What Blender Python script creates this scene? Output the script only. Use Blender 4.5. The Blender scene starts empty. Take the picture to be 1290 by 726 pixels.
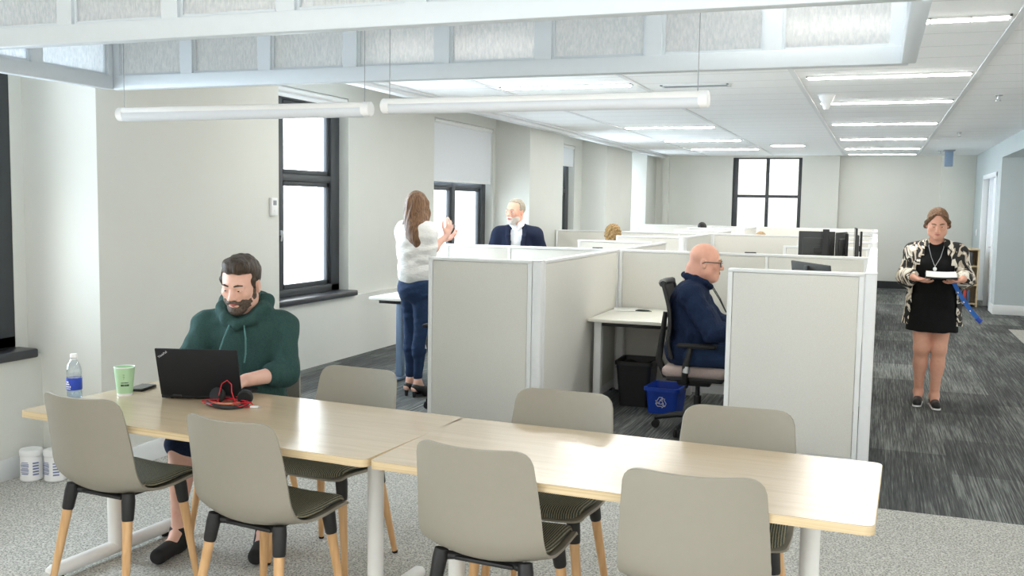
import bpy, bmesh, math, random
import numpy as np
from mathutils import Matrix, Vector, Euler
R_ = math.radians
scn = bpy.context.scene
COL = scn.collection

# ------------------------------------------------------------------ objects
def tag(o, label=None, cat=None, group=None, kind=None):
    if label: o['label'] = label
    if cat: o['category'] = cat
    if group: o['group'] = group
    if kind: o['kind'] = kind
    return o

def thing(name, label, cat, loc=(0, 0, 0), rz=0.0, group=None):
    o = bpy.data.objects.new(name, None)
    o.empty_display_size = 0.1
    COL.objects.link(o)
    o.location = loc
    o.rotation_euler = (0, 0, rz)
    return tag(o, label, cat, group)

def copy_tree(o, parent=None):
    c = o.copy()
    COL.objects.link(c)
    if parent is not None:
        c.parent = parent
    for ch in list(o.children):
        copy_tree(ch, c)
    return c

def place(o, loc, rz, label=None, group=None):
    o.location = loc
    o.rotation_euler = (0, 0, rz)
    if label: o['label'] = label
    if group: o['group'] = group
    return o

class MB:
    """collects shapes into one mesh"""
    def __init__(s):
        s.bm = bmesh.new()
    def box(s, c, d, rot=None, bev=0.0, seg=2):
        M = Matrix.Translation(Vector(c))
        if rot is not None:
            M = M @ (rot.to_4x4() if isinstance(rot, Matrix) else Euler(rot).to_matrix().to_4x4())
        M = M @ Matrix.Diagonal((d[0], d[1], d[2], 1))
        g = bmesh.ops.create_cube(s.bm, size=1.0, matrix=M)
        if bev > 0:
            es = list({e for v in g['verts'] for e in v.link_edges})
            bmesh.ops.bevel(s.bm, geom=es, offset=bev, segments=seg, affect='EDGES', profile=0.5, clamp_overlap=True)
        return s
    def span(s, x0, x1, y0, y1, z0, z1, bev=0.0):
        return s.box(((x0+x1)/2, (y0+y1)/2, (z0+z1)/2), (abs(x1-x0), abs(y1-y0), abs(z1-z0)), None, bev)
    def cyl(s, p0, p1, r0, r1=None, n=20, caps=True):
        r1 = r0 if r1 is None else r1
        p0, p1 = Vector(p0), Vector(p1)
        return s.rings([(p0, r0), (p1, r1)], (p1-p0), n, caps)
    def rings(s, pr, axis, n=20, caps=True):
        ax = Vector(axis).normalized()
        a = ax.orthogonal().normalized(); b = ax.cross(a)
        rs = []
        for p, r in pr:
            rs.append([s.bm.verts.new(Vector(p)+(a*math.cos(2*math.pi*i/n)+b*math.sin(2*math.pi*i/n))*r) for i in range(n)])
        for k in range(len(rs)-1):
            for i in range(n):
                j = (i+1) % n
                s.bm.faces.new((rs[k][i], rs[k][j], rs[k+1][j], rs[k+1][i]))
        if caps:
            s.bm.faces.new(rs[0][::-1]); s.bm.faces.new(rs[-1])
        return s
    def lathe(s, prof, c=(0, 0, 0), n=28):
        c = Vector(c)
        rs = []
        for r, z in prof:
            if r < 1e-6:
                rs.append([s.bm.verts.new(c+Vector((0, 0, z)))])
            else:
                rs.append([s.bm.verts.new(c+Vector((r*math.cos(2*math.pi*i/n), r*math.sin(2*math.pi*i/n), z))) for i in range(n)])
        for k in range(len(rs)-1):
            A, B = rs[k], rs[k+1]
            for i in range(n):
                j = (i+1) % n
                if len(A) == 1 and len(B) == 1: continue
                if len(A) == 1: s.bm.faces.new((A[0], B[j], B[i]))
                elif len(B) == 1: s.bm.faces.new((A[i], A[j], B[0]))
                else: s.bm.faces.new((A[i], A[j], B[j], B[i]))
        return s
    def tube(s, pts, r, n=8, closed=False):
        P = [Vector(p) for p in pts]
        m = len(P)
        rr = r if isinstance(r, (list, tuple)) else [r]*m
        T = []
        for i in range(m):
            if closed: t = P[(i+1) % m]-P[i-1]
            else: t = P[min(i+1, m-1)]-P[max(i-1, 0)]
            T.append(t.normalized() if t.length > 1e-9 else Vector((0, 0, 1)))
        a = T[0].orthogonal().normalized()
        rs = []
        for i in range(m):
            a = (a-T[i]*a.dot(T[i]))
            a = a.normalized() if a.length > 1e-6 else T[i].orthogonal().normalized()
            b = T[i].cross(a)
            rs.append([s.bm.verts.new(P[i]+(a*math.cos(2*math.pi*k/n)+b*math.sin(2*math.pi*k/n))*rr[i]) for k in range(n)])
        for i in range(m if closed else m-1):
            A, B = rs[i], rs[(i+1) % m]
            for k in range(n):
                j = (k+1) % n
                s.bm.faces.new((A[k], A[j], B[j], B[k]))
        if not closed:
            s.bm.faces.new(rs[0][::-1]); s.bm.faces.new(rs[-1])
        return s
    def prism(s, poly, t, M=None):
        """poly: list of (x,y); extruded from z=0 to z=t, then moved by M"""
        M = M or Matrix()
        a = [s.bm.verts.new(M @ Vector((x, y, 0))) for x, y in poly]
        b = [s.bm.verts.new(M @ Vector((x, y, t))) for x, y in poly]
        n = len(poly)
        s.bm.faces.new(a[::-1]); s.bm.faces.new(b)
        for i in range(n):
            j = (i+1) % n
            s.bm.faces.new((a[i], a[j], b[j], b[i]))
        return s
    def sheet(s, fn, nu, nv, t, closed_u=False):
        """surface fn(u,v)->point, thickened by t along its normal"""
        G = [[Vector(fn(i/(nu-1), j/(nv-1))) for j in range(nv)] for i in range(nu)]
        top = [[None]*nv for _ in range(nu)]; bot = [[None]*nv for _ in range(nu)]
        for i in range(nu):
            for j in range(nv):
                du = G[min(i+1, nu-1)][j]-G[max(i-1, 0)][j]
                dv = G[i][min(j+1, nv-1)]-G[i][max(j-1, 0)]
                n = du.cross(dv)
                n = n.normalized() if n.length > 1e-12 else Vector((0, 0, 1))
                top[i][j] = s.bm.verts.new(G[i][j]+n*t/2); bot[i][j] = s.bm.verts.new(G[i][j]-n*t/2)
        f = s.bm.faces.new
        for i in range(nu-1):
            for j in range(nv-1):
                f((top[i][j], top[i+1][j], top[i+1][j+1], top[i][j+1]))
                f((bot[i][j], bot[i][j+1], bot[i+1][j+1], bot[i+1][j]))
        for i in range(nu-1):
            f((top[i][0], bot[i][0], bot[i+1][0], top[i+1][0]))
            f((top[i][-1], top[i+1][-1], bot[i+1][-1], bot[i][-1]))
        for j in range(nv-1):
            f((top[0][j], top[0][j+1], bot[0][j+1], bot[0][j]))
            f((top[-1][j], bot[-1][j], bot[-1][j+1], top[-1][j+1]))
        return s
    def build(s, name, mat, parent=None, angle=35, label=None, fix=True):
        bm = s.bm
        if fix: bmesh.ops.recalc_face_normals(bm, faces=bm.faces[:])
        me = bpy.data.meshes.new(name)
        bm.to_mesh(me); bm.free()
        for m in (mat if isinstance(mat, (list, tuple)) else [mat]): me.materials.append(m)
        for p in me.polygons: p.use_smooth = True
        me.set_sharp_from_angle(angle=R_(angle))
        o = bpy.data.objects.new(name, me)
        COL.objects.link(o)
        if parent is not None: o.parent = parent
        if label: o['label'] = label
        return o

def struct(name, mb, mat, parent=None):
    o = mb.build(name, mat, parent)
    if parent is None: o['kind'] = 'structure'
    return o

def text_part(name, body, size, mat, parent, M, extrude=0.0004, label=None):
    cu = bpy.data.curves.new(name, 'FONT')
    cu.body = body; cu.size = size; cu.extrude = extrude; cu.align_x = 'CENTER'; cu.align_y = 'CENTER'
    cu.materials.append(mat)
    tmp = bpy.data.objects.new(name, cu); COL.objects.link(tmp)
    dg = bpy.context.evaluated_depsgraph_get()
    me = bpy.data.meshes.new_from_object(tmp.evaluated_get(dg))
    bpy.data.objects.remove(tmp)
    o = bpy.data.objects.new(name, me); COL.objects.link(o)
    o.parent = parent; o.matrix_local = M
    if label: o['label'] = label
    return o

# ------------------------------------------------------------------ materials
def rgb(*c):
    """0-255 sRGB -> linear"""
    out = []
    for v in c:
        v /= 255.0
        out.append(v/12.92 if v <= 0.04045 else ((v+0.055)/1.055)**2.4)
    return tuple(out)+(1.0,)

class NT:
    def __init__(s, name):
        s.m = bpy.data.materials.new(name); s.m.use_nodes = True
        s.t = s.m.node_tree; s.n = s.t.nodes; s.l = s.t.links
        s.b = s.n['Principled BSDF']; s.out = s.n['Material Output']
    def add(s, typ, **kw):
        n = s.n.new(typ)
        for k, v in kw.items():
            if k.startswith('_'): setattr(n, k[1:], v)
            else: n.inputs[k.replace('__', ' ')].default_value = v
        return n
    def link(s, a, b): s.l.new(a, b)
    def coord(s, scale=(1, 1, 1), kind='Object', loc=(0, 0, 0), rot=(0, 0, 0)):
        tc = s.n.new('ShaderNodeTexCoord'); mp = s.n.new('ShaderNodeMapping')
        mp.inputs['Scale'].default_value = scale; mp.inputs['Location'].default_value = loc; mp.inputs['Rotation'].default_value = rot
        s.l.new(tc.outputs[kind], mp.inputs['Vector'])
        return mp.outputs['Vector']
    def ramp(s, fac, stops, interp='LINEAR'):
        r = s.n.new('ShaderNodeValToRGB'); r.color_ramp.interpolation = interp
        el = r.color_ramp.elements
        while len(el) < len(stops): el.new(0.5)
        for e, (p, c) in zip(el, stops): e.position = p; e.color = c
        s.l.new(fac, r.inputs['Fac'])
        return r.outputs['Color']
    def bump(s, h, strength=0.3, dist=0.01):
        b = s.n.new('ShaderNodeBump'); b.inputs['Strength'].default_value = strength; b.inputs['Distance'].default_value = dist
        s.l.new(h, b.inputs['Height']); s.l.new(b.outputs['Normal'], s.b.inputs['Normal'])
    def noise(s, vec, scale, detail=3.0, rough=0.5):
        n = s.n.new('ShaderNodeTexNoise'); n.inputs['Scale'].default_value = scale
        n.inputs['Detail'].default_value = detail; n.inputs['Roughness'].default_value = rough
        s.l.new(vec, n.inputs['Vector'])
        return n.outputs['Fac']
    def math(s, op, a, b=None):
        n = s.n.new('ShaderNodeMath'); n.operation = op
        for i, v in enumerate((a, b)):
            if v is None: continue
            if isinstance(v, (int, float)): n.inputs[i].default_value = v
            else: s.l.new(v, n.inputs[i])
        return n.outputs[0]
    def mixc(s, fac, a, b):
        n = s.n.new('ShaderNodeMix'); n.data_type = 'RGBA'
        for i, v in ((0, fac), (6, a), (7, b)):
            if isinstance(v, (int, float, tuple)): n.inputs[i].default_value = v
            else: s.l.new(v, n.inputs[i])
        return n.outputs[2]

def mat(name, col, rough=0.5, metal=0.0, spec=0.5, var=0.04, scale=30.0, bump=0.0, bscale=None, sheen=0.0, bdist=0.003):
    """plain surface with slight procedural variation"""
    t = NT(name)
    v = t.coord()
    nz = t.noise(v, scale)
    lo = tuple(max(0, c*(1-var)) for c in col[:3])+(1,)
    hi = tuple(min(1, c*(1+var)) for c in col[:3])+(1,)
    t.link(t.ramp(nz, [(0.3, lo), (0.7, hi)]), t.b.inputs['Base Color'])
    t.b.inputs['Roughness'].default_value = rough
    t.b.inputs['Metallic'].default_value = metal
    t.b.inputs['Specular IOR Level'].default_value = spec
    if sheen: t.b.inputs['Sheen Weight'].default_value = sheen
    if bump: t.bump(t.noise(v, bscale or scale*4, 4.0), bump, bdist)
    return t.m
# ------------------------------------------------------------------ the materials of the place
M = {}
M['wall'] = mat('wall_paint', rgb(217, 218, 212), 0.75, var=0.012, scale=3, bump=0.06, bscale=240)
M['wall_cool'] = mat('cool_grey_wall', rgb(186, 197, 200), 0.75, var=0.012, scale=3, bump=0.06, bscale=240)  # cooler, darker grey than the other walls, right side only
M['trim'] = mat('trim_paint', rgb(226, 229, 231), 0.45, var=0.01)
M['white_metal'] = mat('white_metal', rgb(236, 237, 236), 0.35, var=0.01)
M['dark_frame'] = mat('dark_window_frame', rgb(58, 62, 66), 0.45, var=0.05)
M['sill'] = mat('dark_sill', rgb(52, 54, 60), 0.3, var=0.06)
M['black'] = mat('black_plastic', rgb(30, 31, 33), 0.5, var=0.06)
M['black_soft'] = mat('black_rubber', rgb(24, 24, 26), 0.8, var=0.06)
M['laptop'] = mat('laptop_shell', rgb(27, 29, 33), 0.62, var=0.03, spec=0.3)
M['screen'] = mat('dark_screen', rgb(14, 15, 18), 0.15)
M['monitor'] = mat('monitor_back', rgb(56, 58, 58), 0.6, var=0.05)
M['silver'] = mat('silver_metal', rgb(190, 192, 194), 0.3, metal=1.0)
M['badge'] = mat('badge_silver', rgb(196, 198, 202), 0.4)
M['grey_metal'] = mat('grey_steel', rgb(150, 154, 158), 0.4, var=0.02)
M['blue_metal'] = mat('blue_grey_steel', rgb(120, 142, 168), 0.4, var=0.02)
M['frame_paint'] = mat('frame_paint', rgb(208, 216, 222), 0.4, var=0.01)
M['panel_trim'] = mat('partition_trim', rgb(240, 241, 241), 0.45, var=0.01)
M['shell'] = mat('chair_shell', rgb(153, 148, 136), 0.55, var=0.012, spec=0.35)
M['base_black'] = mat('black_baseboard', rgb(36, 38, 42), 0.5)
M['laminate'] = mat('desk_laminate', rgb(236, 234, 224), 0.4, var=0.01)
M['blind'] = mat('roller_blind', rgb(228, 232, 236), 0.8, var=0.01)
M['ceil_white'] = mat('ceiling_white', rgb(236, 238, 238), 0.8, var=0.01)
M['cup'] = mat('mint_paper', rgb(176, 212, 172), 0.6, var=0.02)
M['white_plastic'] = mat('white_plastic', rgb(240, 241, 242), 0.4, var=0.01)
M['label_blue'] = mat('blue_label', rgb(30, 66, 178), 0.45, var=0.1, scale=60)
M['print_blue'] = mat('blue_print', rgb(120, 130, 172), 0.6)
M['print_dark'] = mat('dark_print', rgb(40, 52, 46), 0.6)
M['red'] = mat('red_cord', rgb(200, 28, 44), 0.45)
M['bin_blue'] = mat('blue_plastic', rgb(22, 66, 172), 0.42, var=0.03)
M['seat_pink'] = mat('taupe_fabric', rgb(176, 158, 152), 0.9, var=0.06, scale=90, bump=0.2)
M['paper'] = mat('paper', rgb(240, 240, 236), 0.7, var=0.01)
M['lanyard'] = mat('blue_lanyard', rgb(36, 104, 190), 0.6, var=0.15, scale=50)
M['shelf_wood'] = mat('pale_wood', rgb(204, 184, 150), 0.55, var=0.06)
M['door_white'] = mat('door_white', rgb(232, 238, 244), 0.4, var=0.01)

def m_wood_leg():
    t = NT('beech_leg'); v = t.coord((60, 60, 4))
    n = t.noise(v, 1.0, 4)
    t.link(t.ramp(n, [(0.3, rgb(206, 160, 110)), (0.7, rgb(224, 184, 136))]), t.b.inputs['Base Color'])
    t.b.inputs['Roughness'].default_value = 0.45
    return t.m
M['leg_wood'] = m_wood_leg()

def m_table():
    t = NT('birch_laminate')
    v = t.coord((1.2, 14, 14)); w = t.coord((2.4, 90, 90))
    n1 = t.noise(v, 1.6, 5, 0.6); n2 = t.noise(w, 2.0, 4, 0.6)
    c1 = t.ramp(n1, [(0.25, rgb(176, 155, 122)), (0.5, rgb(190, 169, 138)), (0.78, rgb(202, 183, 154))])
    c2 = t.ramp(n2, [(0.3, rgb(176, 154, 122)), (0.6, rgb(203, 184, 156))])
    t.link(t.mixc(0.35, c1, c2), t.b.inputs['Base Color'])
    t.b.inputs['Roughness'].default_value = 0.30; t.b.inputs['Coat Weight'].default_value = 0.55; t.b.inputs['Coat Roughness'].default_value = 0.16
    return t.m
M['table'] = m_table()
def m_edge():
    t = NT('ply_edge'); v = t.coord((2, 3, 200))
    n = t.noise(v, 1.0, 3)
    t.link(t.ramp(n, [(0.3, rgb(196, 172, 132)), (0.7, rgb(220, 200, 164))]), t.b.inputs['Base Color'])
    t.b.inputs['Roughness'].default_value = 0.5
    return t.m
M['edge'] = m_edge()

def m_pad():
    t = NT('ribbed_seat_fabric')
    v = t.coord((1, 1, 1))
    w = t.n.new('ShaderNodeTexWave'); w.wave_type = 'BANDS'; w.bands_direction = 'X'
    w.inputs['Scale'].default_value = 34.0; w.inputs['Distortion'].default_value = 1.2; w.inputs['Detail'].default_value = 2.0
    w.inputs['Detail Scale'].default_value = 3.0
    t.link(v, w.inputs['Vector'])
    n = t.noise(v, 260, 3)
    f = t.math('ADD', t.math('MULTIPLY', w.outputs['Fac'], 0.6), t.math('MULTIPLY', n, 0.4))
    t.link(t.ramp(f, [(0.25, rgb(74, 82, 80)), (0.55, rgb(118, 120, 106)), (0.8, rgb(168, 162, 138))]), t.b.inputs['Base Color'])
    t.b.inputs['Roughness'].default_value = 0.95; t.b.inputs['Specular IOR Level'].default_value = 0.2
    t.bump(f, 0.5, 0.004)
    return t.m
M['pad'] = m_pad()

def m_panel():
    t = NT('panel_fabric')
    v = t.coord((1, 1, 1))
    a = t.noise(t.coord((420, 420, 120)), 1.0, 2); b = t.noise(t.coord((140, 140, 420)), 1.0, 2)
    f = t.math('ADD', t.math('MULTIPLY', a, 0.5), t.math('MULTIPLY', b, 0.5))
    t.link(t.ramp(f, [(0.3, rgb(218, 216, 208)), (0.7, rgb(233, 231, 224))]), t.b.inputs['Base Color'])
    t.b.inputs['Roughness'].default_value = 0.95; t.b.inputs['Specular IOR Level'].default_value = 0.15
    t.bump(f, 0.25, 0.002)
    return t.m
M['panel'] = m_panel()

def m_carpet_light():
    t = NT('speckled_carpet'); v = t.coord()
    n = t.noise(v, 105, 3, 0.7); n2 = t.noise(v, 1.2, 2)
    vo = t.n.new('ShaderNodeTexVoronoi'); vo.inputs['Scale'].default_value = 120.0
    t.link(v, vo.inputs['Vector'])
    f = t.math('ADD', t.math('MULTIPLY', n, 0.7), t.math('MULTIPLY', vo.outputs['Distance'], 0.35))
    c = t.ramp(f, [(0.36, rgb(112, 111, 106)), (0.5, rgb(178, 177, 171)), (0.66, rgb(212, 211, 205))])
    t.link(c, t.b.inputs['Base Color'])
    t.b.inputs['Roughness'].default_value = 1.0; t.b.inputs['Specular IOR Level'].default_value = 0.1
    t.bump(f, 0.6, 0.006)
    return t.m
M['carpet_light'] = m_carpet_light()

def m_carpet_dark():
    t = NT('striped_carpet_tile')
    v = t.coord()
    sx = t.n.new('ShaderNodeSeparateXYZ'); t.link(v, sx.inputs[0])
    # plank shaped carpet tiles, each with its own share of pale yarn
    tx = t.math('FLOOR', t.math('MULTIPLY', sx.outputs['X'], 2.0))
    ty = t.math('FLOOR', t.math('ADD', t.math('MULTIPLY', sx.outputs['Y'], 1.0), t.math('MULTIPLY', tx, 0.5)))
    cm = t.n.new('ShaderNodeCombineXYZ'); t.link(tx, cm.inputs[0]); t.link(ty, cm.inputs[1])
    wn = t.n.new('ShaderNodeTexWhiteNoise'); wn.noise_dimensions = '2D'; t.link(cm.outputs[0], wn.inputs['Vector'])
    # streaks run along the aisle
    s1 = t.noise(t.coord((95, 1.5, 1)), 1.0, 3, 0.6)
    s2 = t.noise(t.coord((210, 5, 1)), 1.0, 2, 0.6)
    big = t.noise(t.coord((5.0, 0.8, 1)), 1.0, 2)
    f = t.math('ADD', t.math('MULTIPLY', s1, 0.55), t.math('MULTIPLY', s2, 0.33))
    f = t.math('ADD', f, t.math('MULTIPLY', big, 0.22))
    f = t.math('ADD', f, t.math('MULTIPLY', t.math('SUBTRACT', wn.outputs['Value'], 0.5), 0.10))
    c = t.ramp(f, [(0.40, rgb(64, 66, 67)), (0.54, rgb(90, 92, 92)), (0.66, rgb(134, 137, 134)), (0.80, rgb(168, 169, 162))])
    t.link(c, t.b.inputs['Base Color'])
    t.b.inputs['Roughness'].default_value = 1.0; t.b.inputs['Specular IOR Level'].default_value = 0.1
    t.bump(t.math('ADD', f, t.math('MULTIPLY', t.noise(v, 220, 2), 0.3)), 0.5, 0.005)
    return t.m
M['carpet_dark'] = m_carpet_dark()

def m_ceiling():
    t = NT('ceiling_tiles'); v = t.coord()
    sx = t.n.new('ShaderNodeSeparateXYZ'); t.link(v, sx.inputs[0])
    fy = t.math('FRACT', t.math('MULTIPLY', sx.outputs['Y'], 1/0.52))
    ly = t.math('LESS_THAN', fy, 0.035)
    nz = t.noise(v, 90, 3)
    c = t.ramp(nz, [(0.3, rgb(247, 249, 250)), (0.7, rgb(252, 253, 253))])
    t.link(t.mixc(t.math('MULTIPLY', ly, 0.55), c, rgb(196, 199, 202)), t.b.inputs['Base Color'])
    t.b.inputs['Roughness'].default_value = 0.9; t.b.inputs['Specular IOR Level'].default_value = 0.2
    t.bump(nz, 0.1, 0.002)
    return t.m
M['ceiling'] = m_ceiling()

def m_emit(name, col, strength):
    t = NT(name)
    t.b.inputs['Base Color'].default_value = (0.9, 0.9, 0.9, 1)
    t.b.inputs['Emission Color'].default_value = col
    t.b.inputs['Emission Strength'].default_value = strength
    return t.m
M['lens'] = m_emit('lamp_lens', (1.0, 0.965, 0.89, 1), 64.0)
M['lens_added_fill'] = m_emit('lamp_lens_added_fill', (1.0, 0.965, 0.89, 1), 20.0)  # for the unseen lights added to brighten the front area
M['lens_mid'] = m_emit('lamp_lens_mid', (1.0, 0.965, 0.89, 1), 38.0)
M['lens_dim'] = m_emit('lamp_lens_dim', (1.0, 0.97, 0.91, 1), 10.0)
M['tube_lens'] = mat('pendant_tube', rgb(214, 219, 225), 0.35, var=0.01)

def m_glass(name, tint=(1, 1, 1, 1), refl=0.06):
    m = bpy.data.materials.new(name); m.use_nodes = True
    t = m.node_tree; t.nodes.clear()
    o = t.nodes.new('ShaderNodeOutputMaterial'); tr = t.nodes.new('ShaderNodeBsdfTransparent'); gl = t.nodes.new('ShaderNodeBsdfGlossy')
    tr.inputs['Color'].default_value = tint; gl.inputs['Roughness'].default_value = 0.03
    lw = t.nodes.new('ShaderNodeLayerWeight'); lw.inputs['Blend'].default_value = 0.25
    mu = t.nodes.new('ShaderNodeMath'); mu.operation = 'MULTIPLY'; mu.inputs[1].default_value = 0.5
    ad = t.nodes.new('ShaderNodeMath'); ad.operation = 'ADD'; ad.inputs[1].default_value = refl
    mx = t.nodes.new('ShaderNodeMixShader')
    t.links.new(lw.outputs['Facing'], mu.inputs[0]); t.links.new(mu.outputs[0], ad.inputs[0]); t.links.new(ad.outputs[0], mx.inputs[0])
    t.links.new(tr.outputs[0], mx.inputs[1]); t.links.new(gl.outputs[0], mx.inputs[2]); t.links.new(mx.outputs[0], o.inputs[0])
    return m
M['glass'] = m_glass('window_glass', (0.97, 0.99, 1, 1), 0.03)
M['bottle'] = m_glass('clear_bottle', (0.90, 0.94, 0.98, 1), 0.10)

def m_frosted():
    m = bpy.data.materials.new('reeded_glass'); m.use_nodes = True
    t = m.node_tree; t.nodes.clear(); L = t.links.new
    o = t.nodes.new('ShaderNodeOutputMaterial')
    tc = t.nodes.new('ShaderNodeTexCoord'); mp = t.nodes.new('ShaderNodeMapping'); mp.inputs['Scale'].default_value = (130, 130, 42)
    nz = t.nodes.new('ShaderNodeTexNoise'); nz.inputs['Scale'].default_value = 1.0; nz.inputs['Detail'].default_value = 3.0
    L(tc.outputs['Object'], mp.inputs['Vector']); L(mp.outputs['Vector'], nz.inputs['Vector'])
    bp = t.nodes.new('ShaderNodeBump'); bp.inputs['Strength'].default_value = 0.8; bp.inputs['Distance'].default_value = 0.004
    L(nz.outputs['Fac'], bp.inputs['Height'])
    rp = t.nodes.new('ShaderNodeValToRGB'); L(nz.outputs['Fac'], rp.inputs['Fac'])
    rp.color_ramp.elements[0].position = 0.34; rp.color_ramp.elements[0].color = rgb(214, 220, 224)
    rp.color_ramp.elements[1].position = 0.68; rp.color_ramp.elements[1].color = rgb(250, 251, 252)
    df = t.nodes.new('ShaderNodeBsdfDiffuse'); tl = t.nodes.new('ShaderNodeBsdfTranslucent')
    tr = t.nodes.new('ShaderNodeBsdfRefraction'); tr.inputs['Roughness'].default_value = 0.45; tr.inputs['IOR'].default_value = 1.1; gl = t.nodes.new('ShaderNodeBsdfGlossy'); gl.inputs['Roughness'].default_value = 0.25
    for n in (df, tl): L(rp.outputs['Color'], n.inputs['Color'])
    for n in (df, tl, gl, tr): L(bp.outputs['Normal'], n.inputs['Normal'])
    a = t.nodes.new('ShaderNodeMixShader'); a.inputs[0].default_value = 0.5
    b = t.nodes.new('ShaderNodeMixShader'); b.inputs[0].default_value = 0.40
    c = t.nodes.new('ShaderNodeMixShader'); c.inputs[0].default_value = 0.14
    L(df.outputs[0], a.inputs[1]); L(tl.outputs[0], a.inputs[2])
    L(a.outputs[0], b.inputs[1]); L(tr.outputs[0], b.inputs[2])
    L(b.outputs[0], c.inputs[1]); L(gl.outputs[0], c.inputs[2]); L(c.outputs[0], o.inputs[0])
    return m
M['reeded'] = m_frosted()

def m_fabric(name, c0, c1, scale=220, bump=0.35, rough=0.9, fold=7.0, fbump=0.5, stretch=(1, 1, 1)):
    t = NT(name); v = t.coord()
    n = t.noise(v, scale, 3); f = t.noise(t.coord(stretch), fold, 3, 0.55)
    t.link(t.ramp(n, [(0.3, c0), (0.7, c1)]), t.b.inputs['Base Color'])
    t.b.inputs['Roughness'].default_value = rough; t.b.inputs['Specular IOR Level'].default_value = 0.2
    h = t.math('ADD', t.math('MULTIPLY', n, 0.04), f)
    t.bump(h, fbump, 0.03)
    return t.m
def m_skin(name, c0, c1, red):
    t = NT(name); v = t.coord()
    n = t.noise(v, 14, 4, 0.6)
    c = t.ramp(n, [(0.3, c0), (0.6, c1), (0.85, red)])
    t.link(c, t.b.inputs['Base Color'])
    t.b.inputs['Roughness'].default_value = 0.5; t.b.inputs['Specular IOR Level'].default_value = 0.35
    t.b.inputs['Subsurface Weight'].default_value = 0.12
    t.b.inputs['Subsurface Radius'].default_value = (1.0, 0.35, 0.2); t.b.inputs['Subsurface Scale'].default_value = 0.01
    t.bump(t.noise(v, 300, 2), 0.06, 0.001)
    return t.m
M['skin_a'] = m_skin('skin_fair', rgb(226, 178, 158), rgb(232, 188, 170), rgb(222, 158, 140))
M['skin_b'] = m_skin('skin_ruddy', rgb(222, 164, 142), rgb(230, 176, 154), rgb(214, 142, 122))
M['skin_c'] = m_skin('skin_tan', rgb(212, 158, 134), rgb(220, 168, 146), rgb(206, 146, 124))
M['lips'] = mat('lips', rgb(190, 116, 108), 0.4)
M['eye_white'] = mat('eye_white', rgb(232, 228, 224), 0.2)
M['iris'] = mat('iris_dark', rgb(50, 42, 38), 0.15)

def m_hair(name, c0, c1, stretch=(60, 60, 8)):
    t = NT(name); v = t.coord(stretch)
    n = t.noise(v, 1.6, 4, 0.6)
    t.link(t.ramp(n, [(0.3, c0), (0.7, c1)]), t.b.inputs['Base Color'])
    t.b.inputs['Roughness'].default_value = 0.5; t.b.inputs['Specular IOR Level'].default_value = 0.35
    t.bump(n, 0.8, 0.012)
    return t.m
M['hair_dark'] = m_hair('hair_dark_brown', rgb(40, 33, 28), rgb(82, 68, 56))
M['beard'] = m_hair('beard_greying', rgb(66, 54, 46), rgb(122, 106, 94), (120, 120, 60))
M['hair_long'] = m_hair('hair_long_brown', rgb(70, 50, 36), rgb(148, 110, 78), (70, 70, 5))
M['hair_grey'] = m_hair('hair_silver', rgb(140, 130, 114), rgb(192, 182, 164), (90, 90, 40))
M['beard_white'] = m_hair('beard_white', rgb(206, 196, 186), rgb(234, 226, 217), (120, 120, 60))
M['hair_walk'] = m_hair('hair_brown', rgb(74, 52, 38), rgb(132, 98, 70), (60, 10, 60))
M['hair_curly'] = m_hair('hair_blond_curls', rgb(112, 82, 48), rgb(206, 170, 112), (40, 40, 40))
M['hair_tan'] = m_hair('hair_sandy', rgb(176, 140, 96), rgb(216, 184, 140), (40, 40, 20))
M['hair_black'] = m_hair('hair_black', rgb(24, 22, 22), rgb(52, 48, 46), (60, 60, 20))
M['hoodie'] = m_fabric('green_knit', rgb(42, 68, 67), rgb(58, 85, 81), 260, fold=9, fbump=0.5, stretch=(1.6, 1.6, 0.7))
M['cord_teal'] = mat('teal_cord', rgb(74, 120, 118), 0.8)
M['shorts'] = m_fabric('navy_twill', rgb(26, 36, 58), rgb(36, 48, 72))
M['sweater'] = m_fabric('white_knit', rgb(228, 226, 222), rgb(244, 243, 240), 180, fold=8, fbump=0.6, stretch=(1, 1, 2.2))
M['jeans'] = m_fabric('blue_denim', rgb(30, 46, 74), rgb(48, 68, 100), 300, fold=14, fbump=0.4, stretch=(1, 1, 1.6))
M['suit'] = m_fabric('navy_suiting', rgb(24, 31, 52), rgb(34, 42, 64), 300, fold=7, fbump=0.3)
M['shirt_white'] = m_fabric('white_shirt', rgb(232, 238, 246), rgb(246, 249, 252), 200, fold=9, fbump=0.3)
M['shirt_navy'] = m_fabric('navy_shirt', rgb(22, 35, 60), rgb(34, 49, 78), 260, fold=12, fbump=1.0, stretch=(1.3, 1.3, 0.8))
M['dress'] = m_fabric('black_dress', rgb(16, 17, 18), rgb(26, 27, 28), 240, fold=6, fbump=0.35, stretch=(1.5, 1.5, 0.5))
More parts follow.
